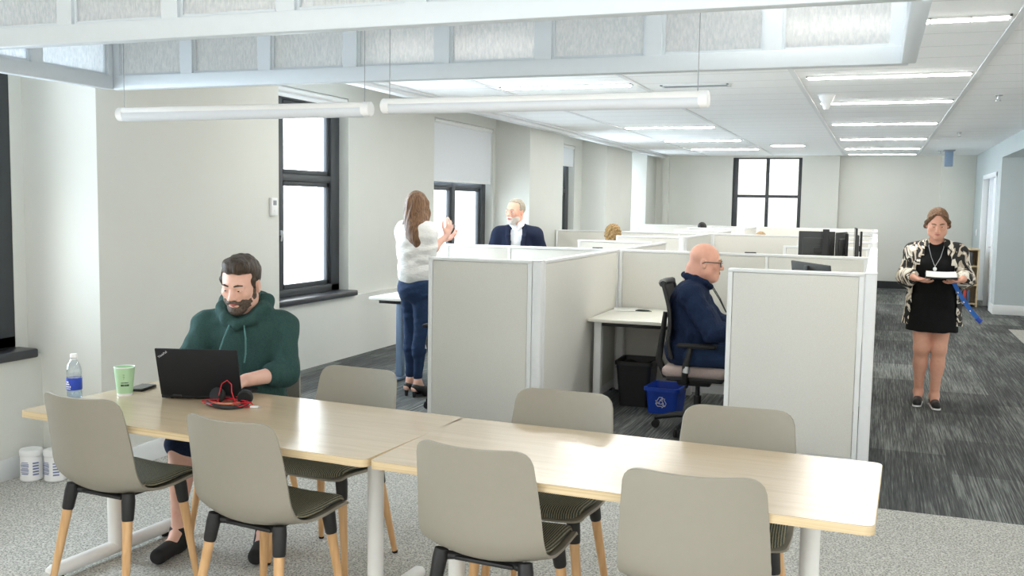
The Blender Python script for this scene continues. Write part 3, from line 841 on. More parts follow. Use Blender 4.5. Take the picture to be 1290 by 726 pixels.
b = MB(); b.box((0, 0.0, 0.115), (0.368, 0.010, 0.230), None, 0.004); ld = b.build('lid', M['laptop'], t); ld.matrix_local = ML
b = MB(); b.box((0, 0.0055, 0.12), (0.348, 0.001, 0.2)); b.build('screen', M['screen'], ld)
b = MB()
for x in (-0.11, 0.11): b.cyl((x-0.02, 0.002, 0.016), (x+0.02, 0.002, 0.016), 0.007, n=12)
b.build('hinge', M['black'], t)
text_part('lettering', 'ThinkPad', 0.0135, M['badge'], ld, Matrix.Translation((-0.150, -0.0055, 0.203)) @ Matrix.Rotation(R_(90), 4, 'X') @ Matrix.Rotation(R_(36), 4, 'Z') @ Matrix.Scale(1.0, 4))

t = thing('water_bottle', 'clear plastic water bottle with blue label, standing behind the leftmost chair', 'bottle', (-3.315, 3.32, HT)); t.scale = (1.04, 1.04, 0.93)
b = MB(); b.lathe([(0, 0.002), (0.026, 0.0), (0.031, 0.006), (0.031, 0.03), (0.0295, 0.036), (0.031, 0.042), (0.031, 0.105), (0.0295, 0.112), (0.031, 0.12), (0.030, 0.14), (0.024, 0.165), (0.014, 0.183), (0.0125, 0.19), (0.0125, 0.196)]); b.build('bottle_body', M['bottle'], t, 60)
b = MB(); b.lathe([(0, 0.004), (0.029, 0.004), (0.0298, 0.10), (0, 0.10)]); b.build('water', m_glass('water', (0.82, 0.90, 0.97, 1), 0.04), t)
b = MB(); b.lathe([(0.0314, 0.042), (0.0318, 0.044), (0.0318, 0.098), (0.0314, 0.10)], n=32); lb = b.build('label_sleeve', M['label_blue'], t, label='blue printed label')
b = MB()
for k, (a, z, w_, h_) in enumerate(((-100, 0.082, 0.018, 0.006), (-98, 0.072, 0.03, 0.005), (-110, 0.06, 0.006, 0.008), (-92, 0.06, 0.007, 0.008), (-76, 0.06, 0.006, 0.008), (-90, 0.05, 0.03, 0.003))):
    a = R_(a); b.box((0.0322*math.cos(a), 0.0322*math.sin(a), z), (w_*0.7, 0.001, h_), (0, 0, a+math.pi/2))
b.build('lettering', M['white_plastic'], lb)
b = MB(); b.lathe([(0, 0.214), (0.013, 0.214), (0.0145, 0.212), (0.0145, 0.196), (0, 0.196)]); b.lathe([(0.0125, 0.188), (0.0152, 0.188), (0.0152, 0.192), (0.0125, 0.192)]); b.build('cap', M['white_plastic'], t)

t = thing('paper_cup', 'mint green paper cup with dark print, between the bottle and the laptop', 'cup', (-3.165, 3.465, HT)); t.scale = (1.06, 1.06, 1.0)
b = MB(); b.lathe([(0, 0.008), (0.029, 0.006), (0.030, 0.0), (0.0305, 0.0), (0.0425, 0.128), (0.041, 0.128), (0.030, 0.012), (0, 0.012)], n=36); b.build('cup_wall', M['cup'], t, 50)
b = MB(); b.tube([(0.0422*math.cos(2*math.pi*i/36), 0.0422*math.sin(2*math.pi*i/36), 0.130) for i in range(36)], 0.0022, 8, True); b.build('rim', M['white_plastic'], t)
b = MB(); b.lathe([(0.0307, 0.0), (0.0318, 0.011), (0.0312, 0.011), (0.0302, 0.0)], n=36); b.build('base_band', M['white_plastic'], t, label='white band at the foot')
b = MB()
random.seed(4)
def cupmark(a, z, w_, h_):
    r = 0.0305+0.012*z/0.128+0.0006; a = R_(a)
    b.box((r*math.cos(a), r*math.sin(a), z), (w_, 0.0008, h_), (0, 0, a+math.pi/2))
for a in (-68, -62, -56, -49, -44): cupmark(a, 0.062, 0.0030, 0.0035)
for a in (-40, -34, -28): cupmark(a, 0.062, 0.003, 0.0035)
for a in (-70, -63, -55): cupmark(a, 0.050, 0.0042, 0.008)
for a in (-46, -38, -30, -23): cupmark(a, 0.050, 0.0042, 0.008)
for a, z in ((-55, 0.098), (-50, 0.098), (-55, 0.090), (-50, 0.088), (-53, 0.081)): cupmark(a, z, 0.003, 0.0018)
b.build('lettering', M['print_dark'], t)

t = thing('phone', 'dark phone lying flat on the table between the cup and the laptop', 'phone', (-3.195, 3.61, HT), R_(12))
b = MB(); b.box((0, 0, 0.006), (0.075, 0.135, 0.012), None, 0.005); b.build('case', M['black'], t)
b = MB(); b.box((0, 0, 0.0124), (0.068, 0.128, 0.0008)); b.build('screen', mat('phone_glass', rgb(92, 94, 94), 0.25), t)

# headset with its red lead
t = thing('headset', 'black headphones with tangled red cord lying in front of the laptop', 'headphones', (-2.605, 3.465, HT), R_(10))
b = MB(); b.tube([(0.085*math.cos(a), 0.075*math.sin(a), 0.012+0.006*math.sin(a*2)) for a in [math.pi*(0.92+1.16*i/28) for i in range(29)]], [0.010]*29, 10); b.build('headband', M['black'], t)
b = MB(); b.tube([(0.085*math.cos(a)*0.95, 0.075*math.sin(a)*0.95, 0.023) for a in [math.pi*(1.15+0.7*i/20) for i in range(21)]], 0.005, 8); b.build('band_lining', mat('band_tan', rgb(186, 120, 92), 0.7), t)
for sx, rx in ((-0.062, R_(62)), (0.066, R_(100))):
    b = MB(); Mx = Matrix.Translation((sx, 0.035, 0.036)) @ Matrix.Rotation(rx, 4, 'X') @ Matrix.Rotation(sx*4, 4, 'Y')
    b.rings([(Mx @ Vector((0, 0, z)), r) for z, r in ((-0.018, 0.022), (-0.012, 0.031), (0.004, 0.034), (0.012, 0.030), (0.014, 0.02))], Mx.to_3x3() @ Vector((0, 0, 1)), 20); e = b.build('ear_cup', M['black'], t)
    b = MB(); b.rings([(Mx @ Vector((0, 0, z)), r) for z, r in ((0.012, 0.032), (0.022, 0.030), (0.022, 0.016))], Mx.to_3x3() @ Vector((0, 0, 1)), 20); b.build('ear_pad', M['black_soft'], e)
b = MB(); pts = []
for i in range(150):
    s_ = i/149; a = s_*6.2*math.pi*1.05
    rad = 0.072+0.02*math.sin(3.1*a+1)
    pts.append((rad*1.15*math.cos(a)+0.012*math.sin(5*a), -0.012+rad*0.8*math.sin(a), 0.006+0.016*abs(math.sin(1.3*a))+0.006*s_))
b.tube(pts, 0.0023, 6)
b.tube([(-0.045, 0.0, 0.01), (-0.045, 0.012, 0.05), (-0.036, 0.018, 0.092), (-0.012, 0.02, 0.108), (0.010, 0.016, 0.092), (0.014, 0.01, 0.06), (0.03, 0.0, 0.03), (0.055, -0.02, 0.008), (0.1, -0.03, 0.004), (0.12, -0.01, 0.003)], 0.0023, 6)
b.build('cord', M['red'], t)
t = thing('usb_dongle', 'small white plug lying on the table right of the tangled red cord', 'dongle', (-2.475, 3.475, HT), R_(15))
b = MB(); b.box((0, 0, 0.005), (0.036, 0.016, 0.009), None, 0.003); b.build('body', M['white_plastic'], t)
b = MB(); b.box((0.024, 0, 0.005), (0.014, 0.011, 0.005)); b.build('connector', M['silver'], t)

def canister(x, y, rz, label):
    t = thing('wipes_canister', label, 'canister', (x, y, 0), rz, 'white wipes tubs by the window wall'); t.scale = (1.1, 1.1, 1.03)
    b = MB(); b.lathe([(0, 0.003), (0.05, 0.0), (0.056, 0.006), (0.056, 0.02), (0.054, 0.025), (0.054, 0.14), (0.05, 0.146), (0, 0.146)]); b.build('tub', M['white_plastic'], t)
    b = MB(); b.lathe([(0.0565, 0.142), (0.0575, 0.146), (0.0575, 0.168), (0.053, 0.175), (0.02, 0.178), (0, 0.178)]); b.build('lid', M['white_plastic'], t)
    b = MB()
    for k in range(9):
        a = R_(-118); b.box((0.0548*math.cos(a), 0.0548*math.sin(a), 0.045+0.008*k), (0.044 if k % 4 else 0.036, 0.001, 0.003 if k % 3 else 0.005), (0, 0, a+math.pi/2))
    for k in range(5):
        a = R_(-62); b.box((0.0548*math.cos(a), 0.0548*math.sin(a), 0.04+0.016*k), (0.03, 0.001, 0.008), (0, 0, a+math.pi/2))
    b.build('lettering', M['print_blue'], t)
canister(-4.50, 4.175, R_(40), 'white wipes tub with blue print on the floor, left one of the pair')
canister(-4.372, 4.225, R_(20), 'white wipes tub half hidden behind the leftmost chair, right one of the pair')
# ------------------------------------------------------------------ cubicle partitions
HP = 1.245
XR, XC = -0.02, -2.15
def panel(axis, fixed, a0, a1, label, h=HP, th=0.066, ends=(True, True), fabric_seams=()):
    """free standing partition; axis is the direction it runs along"""
    cx = (a0+a1)/2
    loc = (cx, fixed, 0) if axis == 'x' else (fixed, cx, 0)
    t = thing('cubicle_partition', label, 'cubicle partition', loc, 0 if axis == 'x' else math.pi/2, 'fabric cubicle partitions')
    L = (a1-a0)/2-0.001; e = 0.030
    f = MB()
    f.span(-L, L, -th/2, th/2, h-0.022, h, 0.004)
    f.span(-L+0.01, L-0.01, -th/2+0.008, th/2-0.008, 0.03, 0.10)
    f.span(-L, -L+e, -th/2, th/2, 0.025, h-0.02, 0.004); f.span(L-e, L, -th/2, th/2, 0.025, h-0.02, 0.004)
    for s_ in fabric_seams: f.span(s_-0.012, s_+0.012, -th/2, th/2, 0.03, h-0.02, 0.003)
    f.build('frame', M['panel_trim'], t)
    xs = [-L+e]+[v for s_ in fabric_seams for v in (s_-0.012, s_+0.012)]+[L-e]
    for i in range(0, len(xs), 2):
        p = MB(); p.box(((xs[i]+xs[i+1])/2, 0, (0.10+h-0.022)/2), (xs[i+1]-xs[i]-0.004, th-0.010, h-0.126), None, 0.004); p.build('fabric_panel', M['panel'], t)
    for x in (-L+0.06, L-0.06): g = MB(); g.cyl((x, 0, 0), (x, 0, 0.035), 0.018, n=12); g.build('glide', M['black_soft'], t)
    return t
def post(x, y, label, h=HP):
    t = thing('partition_post', label, 'partition post', (x, y, 0), 0, 'white partition posts')
    b = MB(); b.box((0, 0, h/2+0.005), (0.068, 0.068, h-0.014), None, 0.012, 3); b.build('column', M['panel_trim'], t)
    b = MB(); b.box((0, 0, h), (0.07, 0.07, 0.008), None, 0.003); b.build('cap', M['white_metal'], t)
# first block of cubicles
Y1, Y2, Y3 = 6.26, 8.36, 10.40
hw = 0.036
panel('x', Y1, -2.965, XC-hw, 'fabric partition facing the tables between the long-haired woman and the cubicle opening')
panel('x', Y1, -0.872, XR-hw, 'fabric partition facing the tables beside the aisle, hiding the seated man\'s knees')
post(XC, Y1, 'white corner post at the left side of the open cubicle, nearest to the tables')
post(XR, Y1, 'white corner post at the aisle, nearest to the tables')
panel('y', XC, Y1+hw, Y2-hw, 'fabric partition running back on the left side of the open cubicle with the bin')
panel('y', XR, Y1+hw, Y2-hw, 'fabric partition along the aisle beside the seated man in navy', fabric_seams=(0.0,))
panel('x', Y2, XC+hw, XR-hw, 'wide fabric partition behind the seated bald man and his white desk', fabric_seams=(0.235,))
panel('x', Y2, -3.79, XC-hw, 'fabric partition in front of the standing man in the suit', fabric_seams=(-0.16,))
post(XC, Y2, 'white post where four partitions meet behind the white desk')
post(XR, Y2, 'white post at the aisle beyond the seated bald man')
panel('y', XC, Y2+hw, Y3, 'fabric partition running on behind the white desk, its end frame seen past the bald head')
panel('y', XR, Y2+hw, Y3-hw, 'fabric partition along the aisle beside the big monitors', fabric_seams=(0.0,))
panel('x', Y3, -0.90, XR-hw, 'fabric partition behind the big monitors')
panel('x', Y3, -3.11, XC-hw-0.10, 'fabric partition behind the man in the suit, below the curly hair')
post(XR, Y3, 'white post at the aisle beyond the big monitors')
# second block
Y4, Y5, Y6 = 12.25, 14.30, 16.30
panel('x', Y4, -3.15, XC-hw-0.12, 'fabric partition just in front of the curly-haired head')
panel('x', Y4, -0.90, XR-hw, 'fabric partition of the middle block beside the aisle, its left end seen left of the monitors')
post(XC-0.15, Y4, 'white post at the near corner of the middle block, above the bald head')
post(XR, Y4, 'white post of the middle block at the aisle')
panel('y', XC-0.13, Y4+hw, Y5-hw, 'fabric partition running away from the post above the bald head')
panel('y', XC-0.13, Y5+hw, Y6, 'fabric partition at the far half of the middle block')
panel('y', XR, Y4+hw, Y5-hw, 'fabric partition along the aisle in the middle block, nearer half')
panel('y', XR, Y5+hw, Y6-hw, 'fabric partition along the aisle in the middle block, farther half')
panel('x', Y5, XC-0.09, XR-hw, 'wide fabric partition across the middle block, running behind the big monitors', fabric_seams=(0.2,))
panel('x', Y5, -4.63, XC-0.17, 'wide fabric partition by the windows with the curly hair in front of it', fabric_seams=(-0.15, 0.75))
panel('x', Y6, -3.2, XC-0.25, 'short fabric partition beyond the curly-haired head')
panel('x', Y6, -0.90, XR-hw, 'short fabric partition at the aisle at the end of the middle block')
# last block
Y7, Y8 = 18.1, 20.1
panel('x', Y8, -4.72, XC-0.2, 'farthest fabric partition on the window side, before the end wall', fabric_seams=(0.2,))
panel('x', Y8, XC-0.1, XR-hw, 'farthest fabric partition on the aisle side, below the end window', fabric_seams=(0.1,))
panel('y', XC-0.15, Y7, Y8-hw, 'fabric partition dividing the farthest block below the end window')
panel('y', XR, Y7+hw, Y8-hw, 'fabric partition along the aisle in the farthest block')
panel('x', Y7, -3.3, XC-0.25, 'short fabric partition at the front of the farthest block on the window side')
panel('x', Y7, -0.9, XR-hw, 'short fabric partition at the front of the farthest block beside the aisle')

# ------------------------------------------------------------------ desks
def desk(label, x0, x1, y0, y1, z, legs, frame_mat, loc_rz=0, name='desk'):
    cx, cy = (x0+x1)/2, (y0+y1)/2
    t = thing(name, label, 'desk', (cx, cy, 0), loc_rz, 'white topped desks')
    hx, hy = (x1-x0)/2, (y1-y0)/2
    b = MB(); b.box((0, 0, z-0.013), (2*hx, 2*hy, 0.026), None, 0.004); b.build('desktop', M['laminate'], t)
    b = MB(); b.box((0, -hy+0.12, z-0.045), (2*hx-0.10, 0.05, 0.036), None, 0.004); b.build('cross_bar', M['black'], t)
    b = MB(); b.box((0, hy-0.12, z-0.045), (2*hx-0.10, 0.05, 0.036), None, 0.004); b.build('cross_bar', M['black'], t)
    for lx, ly in legs:
        b = MB(); b.box((lx-cx, ly-cy, (z-0.03)/2+0.015), (0.06, 0.075, z-0.06), None, 0.006); lg = b.build('leg', frame_mat, t)
        b = MB(); b.box((lx-cx, ly-cy, 0.0125), (0.07, min(0.6, 2*hy-0.06), 0.025), None, 0.006); b.build('foot', frame_mat, lg) if abs(ly-cy) < 0.05 else b.bm.free()
    return t
desk('white topped desk with the black bin and blue box below, in the open cubicle', XC+0.04, XC+0.79, 7.36, 8.32, 0.735, ((XC+0.10, 7.48), (XC+0.70, 8.2), (XC+0.10, 8.2)), M['white_metal'])
desk('white topped desk on blue grey legs behind the long-haired woman', -4.20, -3.0, 7.60, 8.30, 0.785, ((-4.06, 7.95), (-3.1, 7.95)), M['blue_metal'])
desk('white topped desk hidden by the partition next to the seated bald man', XR-0.82, XR-0.04, 6.40, 8.2, 0.735, ((XR-0.74, 6.5), (XR-0.12, 6.5), (XR-0.74, 8.1), (XR-0.12, 8.1)), M['white_metal'])
desk('white topped desk under the big monitors, behind the wide partition', -1.5, -0.06, 8.40, 9.15, 0.735, ((-1.42, 8.78), (-0.14, 8.78)), M['white_metal'])
desk('white topped desk behind the partition the man in the suit stands at', -2.9, -2.22, 8.40, 9.9, 0.735, ((-2.8, 8.5), (-2.8, 9.8), (-2.3, 8.5), (-2.3, 9.8)), M['white_metal'])

# papers lying on the open cubicle's desk
for (x, y, rz, lb) in ((XC+0.16, 8.14, 0.3, 'loose white paper sheet at the back corner of the empty white desk'),):
    t = thing('paper_sheet', lb, 'paper', (x, y, 0.735), rz)
    b = MB(); b.sheet(lambda u, v: (0.21*(u-0.5), 0.28*(v-0.5), 0.002+0.004*math.sin(3*u+2*v)**2), 8, 8, 0.001); b.build('sheet', M['paper'], t)
t = thing('cable_coil', 'thin dark cable lying beside the paper on the empty white desk', 'cable', (XC+0.32, 8.08, 0.735))
b = MB(); b.tube([(0.07*math.cos(0.35*i)*(1-0.01*i), 0.035*math.sin(0.35*i), 0.004+0.0002*i) for i in range(36)], 0.0035, 6); b.build('loop', M['print_dark'], t)

# ------------------------------------------------------------------ bins
def taper_bin(t, wx, wy, h, k, mt, name='bin_body', lip=0.012):
    """open tapered bin with an outward lip, built as nested rounded rings"""
    b = MB(); n = 40
    def ring(w_, d_, z, r):
        vs = []
        for sx, sy, a0 in ((1, 1, 0), (-1, 1, 90), (-1, -1, 180), (1, -1, 270)):
            for j in range(n//4):
                a = R_(a0+j*90/(n//4-1)); vs.append(b.bm.verts.new((sx*(w_/2-r)+r*math.cos(a), sy*(d_/2-r)+r*math.sin(a), z)))
        return vs
    R = [ring(wx*k, wy*k, 0.0, 0.03), ring(wx*0.97, wy*0.97, h-0.03, 0.035), ring(wx+lip, wy+lip, h-0.028, 0.04), ring(wx+lip, wy+lip, h, 0.04), ring(wx*0.93, wy*0.93, h, 0.035), ring(wx*k*0.94, wy*k*0.94, 0.012, 0.028)]
    for A, B in zip(R, R[1:]):
        for i in range(n): b.bm.faces.new((A[i], A[(i+1) % n], B[(i+1) % n], B[i]))
    b.bm.faces.new(R[0][::-1]); b.bm.faces.new(R[-1])
    return b.build(name, mt, t)
t = thing('waste_bin', 'tall black waste bin under the empty white desk', 'bin', (-1.80, 7.80, 0), R_(2))
taper_bin(t, 0.30, 0.38, 0.37, 0.78, M['black'])
b = MB(); b.sheet(lambda u, v: (0.29*(u-0.5), 0.36*(v-0.5), 0.32+0.02*math.sin(9*u)*math.cos(7*v)), 16, 16, 0.003); b.build('bin_liner', M['black_soft'], t)
t = thing('recycling_bin', 'blue recycling box with white arrows symbol, beside the black waste bin', 'bin', (-1.515, 7.60, 0), R_(-4))
taper_bin(t, 0.27, 0.32, 0.21, 0.84, M['bin_blue'], lip=0.02)
# three chasing arrows on the front
def arrows(b, size):
    for k in range(3):
        Rk = Matrix.Rotation(k*2*math.pi/3, 4, 'Z')
        # one bent arrow of the triangle, outlined
        P = [(-0.36, -0.42), (0.10, -0.42), (0.10, -0.56), (0.36, -0.30), (0.10, -0.04), (0.10, -0.18), (-0.22, -0.18), (-0.33, 0.01), (-0.56, -0.12)]
        pts = [Rk @ Vector((x*size, y*size, 0)) for x, y in P]
        b.tube([(p.x, 0, p.y) for p in pts], 0.0028, 6, True)
b = MB(); arrows(b, 0.078); ob = b.build('recycling_symbol', M['white_plastic'], t, label='white three arrow recycling symbol')
ob.matrix_local = Matrix.Translation((0.0, -0.1475, 0.095)) @ Matrix.Rotation(R_(6), 4, 'X')

# ------------------------------------------------------------------ office chairs
def office_chair(label, loc, rz, seat_mat, back_h=1.06, lean=0.0):
    """faces -y before it is turned"""
    t = thing('office_chair', label, 'office chair', (loc[0], loc[1], 0), rz, 'black mesh office chairs')
    zs = 0.46
    b = MB(); b.box((0, 0, zs), (0.48, 0.46, 0.075), None, 0.034, 4); b.build('seat', seat_mat, t)
    b = MB(); b.box((0, 0.0, zs-0.05), (0.42, 0.40, 0.04), None, 0.012); b.box((0, 0.02, zs-0.09), (0.18, 0.24, 0.06), None, 0.015); b.tube([(0.12, -0.05, zs-0.09), (0.26, -0.06, zs-0.10), (0.29, -0.06, zs-0.10)], 0.009, 8); b.tube([(-0.12, 0.05, zs-0.09), (-0.26, 0.05, zs-0.10), (-0.30, 0.05, zs-0.10)], 0.009, 8)
    b.build('mechanism', M['black'], t)
    bk = []
    prof = [(0.20, zs+0.10), (0.225, zs+0.20), (0.215, zs+0.32), (0.225, zs+0.45), (0.26, back_h-0.04), (0.275, back_h)]
    def fb(u, v):
        y, z = cr(prof, v); x = (u-0.5)*2
        w_ = 0.225-0.03*abs(v-0.4)
        return (x*w_, y-0.035*x*x+lean*v, z)
    b = MB(); b.sheet(fb, 15, 17, 0.008); bo = b.build('backrest', mat('mesh_back', rgb(52, 53, 54), 0.8), t)
    b = MB(); rim = [fb(0, i/16) for i in range(17)]+[fb(i/14, 1) for i in range(1, 15)]+[fb(1, 1-i/16) for i in range(1, 17)]+[fb(1-i/14, 0) for i in range(1, 14)]
    b.tube(rim, 0.016, 8, True); b.tube([fb(i/14, 0.99) for i in range(15)], 0.024, 8); b.build('back_frame', M['black'], bo)
    b = MB(); b.tube([(0, 0.06, zs-0.09), (0, 0.24, zs-0.06), (0, 0.29, zs+0.05), (0, 0.27, zs+0.22), (0, 0.25, zs+0.40)], [0.03, 0.03, 0.026, 0.022, 0.018], 10); b.build('back_support', M['black'], t)
    for sx in (-1, 1):
        b = MB(); b.tube([(sx*0.16, 0.05, zs-0.06), (sx*0.27, 0.06, zs-0.05), (sx*0.295, 0.05, zs+0.05), (sx*0.285, 0.02, zs+0.19)], [0.02, 0.022, 0.024, 0.02], 10); ar = b.build('armrest', M['black'], t)
        b = MB(); b.box((sx*0.285, -0.02, zs+0.20), (0.085, 0.27, 0.028), None, 0.012, 3); b.build('arm_pad', M['black_soft'], ar)
        b = MB(); b.cyl((sx*0.297, 0.045, zs+0.01), (sx*0.294, 0.04, zs+0.055), 0.0265, n=14); b.build('collar', M['silver'], ar)
    b = MB(); b.cyl((0, 0, 0.10), (0, 0, 0.26), 0.028, n=18); b.cyl((0, 0, 0.24), (0, 0, zs-0.08), 0.016, n=14); b.build('gas_lift', M['black'], t)
    b = MB(); b.cyl((0, 0, 0.075), (0, 0, 0.135), 0.045, 0.035, n=18)
    for k in range(5):
        a = R_(k*72+18); d = Vector((math.cos(a), math.sin(a), 0))
        b.tube([d*0.02+Vector((0, 0, 0.115)), d*0.14+Vector((0, 0, 0.11)), d*0.30+Vector((0, 0, 0.075))], [0.028, 0.024, 0.016], 10)
    bs = b.build('star_base', M['black'], t)
    for k in range(5):
        a = R_(k*72+18); d = Vector((math.cos(a), math.sin(a), 0)); q = d*0.30; s_ = Vector((-d.y, d.x, 0))
        b = MB()
        for e in (-1, 1): b.rings([(q+s_*e*0.008+Vector((0, 0, 0.029)), 0.027), (q+s_*e*0.022+Vector((0, 0, 0.029)), 0.029), (q+s_*e*0.027+Vector((0, 0, 0.029)), 0.022)], s_*e, 16)
        b.cyl(q+Vector((0, 0, 0.03)), q+Vector((0, 0, 0.08)), 0.010, n=8); b.build('caster', M['black_soft'], bs)
    return t
office_chair('black mesh office chair with taupe seat under the bald man in navy', (-1.17, 7.02), R_(92), M['seat_pink'], 1.08)
office_chair('black office chair half hidden behind the partition next to the long-haired woman', (-3.0, 7.0), R_(185), M['black_soft'], 1.06)

# ------------------------------------------------------------------ monitors
def monitor(label, loc, rz, w_=0.54, h_=0.33, zc=1.27, zbase=0.735, tilt=0.0, stand=True, cat='monitor', grp='black computer monitors', nx=0.0, nh=0.6, base=(0.24, 0.19)):
    """screen faces +y, its back faces -y"""
    t = thing('monitor', label, cat, (loc[0], loc[1], zbase), rz, grp)
    z = zc-zbase
    Mt = Matrix.Translation((0, 0, z)) @ Matrix.Rotation(tilt, 4, 'X')
    b = MB(); b.box((0, 0.0, 0), (w_, 0.018, h_), None, 0.006); b.box((0, -0.014, -0.01), (w_*0.78, 0.022, h_*0.72), None, 0.010); o = b.build('casing', M['monitor'], t); o.matrix_local = Mt
    b = MB(); b.box((0, 0.0095, 0.004), (w_-0.016, 0.001, h_-0.028)); b.build('screen', M['screen'], o)
    b = MB(); b.box((0, -0.026, -0.01), (0.11, 0.006, 0.11), None, 0.002); b.build('mount_plate', M['monitor'], o)
    if stand:
        b = MB(); b.box((nx, -0.045, z*0.5+0.095), (0.055, 0.018, z+0.18*nh), None, 0.004); b.box((nx*0.5, -0.035, z), (abs(nx)+0.05, 0.02, 0.05), None, 0.004); b.build('stand_neck', M['black'], t)
        b = MB(); b.box((0, -0.03, 0.006), (base[0], base[1], 0.012), None, 0.005); b.build('stand_base', M['black'], t)
    return t
monitor('large dark monitor seen from behind above the wide partition, with upright stand', (-0.485, 8.80), R_(3), 0.30, 0.33, 1.27, nx=0.075, nh=1.0, base=(0.2, 0.16))
monitor('monitor turned edge on, right beside the large dark monitor', (-0.285, 8.88), R_(80), 0.40, 0.32, 1.27, base=(0.12, 0.09))
monitor('thin upright screen edge nearest the aisle, on an arm beyond the wide partition', (-0.17, 8.93), R_(93), 0.36, 0.36, 1.29, base=(0.12, 0.09))
monitor('tilted monitor whose top edge shows above the partition next to the aisle', (-0.40, 6.93), R_(-62), 0.60, 0.34, 1.092, tilt=0.12)
monitor('monitor whose top edge barely shows over the wide partition left of the big screens', (-1.02, 8.62), R_(0), 0.10, 0.3, 1.095, stand=True)
monitor('monitor whose dark top edge barely shows behind the suited man\'s partition', (-2.42, 8.72), R_(0), 0.10, 0.3, 1.09)

# ------------------------------------------------------------------ small bookcase by the far doorway
t = thing('bookcase', 'small pale wooden bookcase by the far doorway behind the walking woman', 'bookcase', (1.43, 18.4, 0), 0)
hh = 0.99
b = MB(); b.span(-0.22, -0.195, -0.2, 0.2, 0, hh, 0.003); b.build('side', M['shelf_wood'], t)
b = MB(); b.span(0.195, 0.22, -0.2, 0.2, 0, hh, 0.003); b.build('side', M['shelf_wood'], t)
for z in (0.04, 0.36, 0.68, hh-0.025): b = MB(); b.span(-0.2, 0.2, -0.19, 0.19, z, z+0.022, 0.002); b.build('shelf', M['shelf_wood'], t)
b = MB(); b.span(-0.2, 0.2, 0.185, 0.195, 0.03, hh); b.build('back_panel', M['shelf_wood'], t)
random.seed(7)
k = 0
for sh, z in enumerate((0.062, 0.382, 0.702)):
    x = -0.18
    for k in range(5):
        w_ = random.uniform(0.045, 0.065); h_ = random.uniform(0.19, 0.25)
        k2 = (k*2+sh) % 5
        colr = [rgb(60, 62, 66), rgb(190, 70, 60), rgb(224, 220, 210), rgb(70, 96, 130), rgb(40, 42, 44)][k2]
        nm = ['dark grey', 'red', 'cream', 'blue', 'black'][k2]
        t2 = thing('binder', '%s binder on the %s shelf of the small bookcase by the doorway' % (nm, ['lowest', 'middle', 'upper'][sh]), 'binder', (1.43+x+w_/2, 18.36, z), 0, 'binders in the small bookcase')
        b = MB(); b.span(-w_/2, w_/2, -0.13, 0.12, 0, h_, 0.003); b.build('cover', mat('binder_cloth', colr, 0.6), t2)
        b = MB(); b.span(-w_/2+0.004, w_/2-0.004, -0.1, 0.118, 0.004, h_+0.001); b.build('pages', M['paper'], t2)
        x += w_+0.006
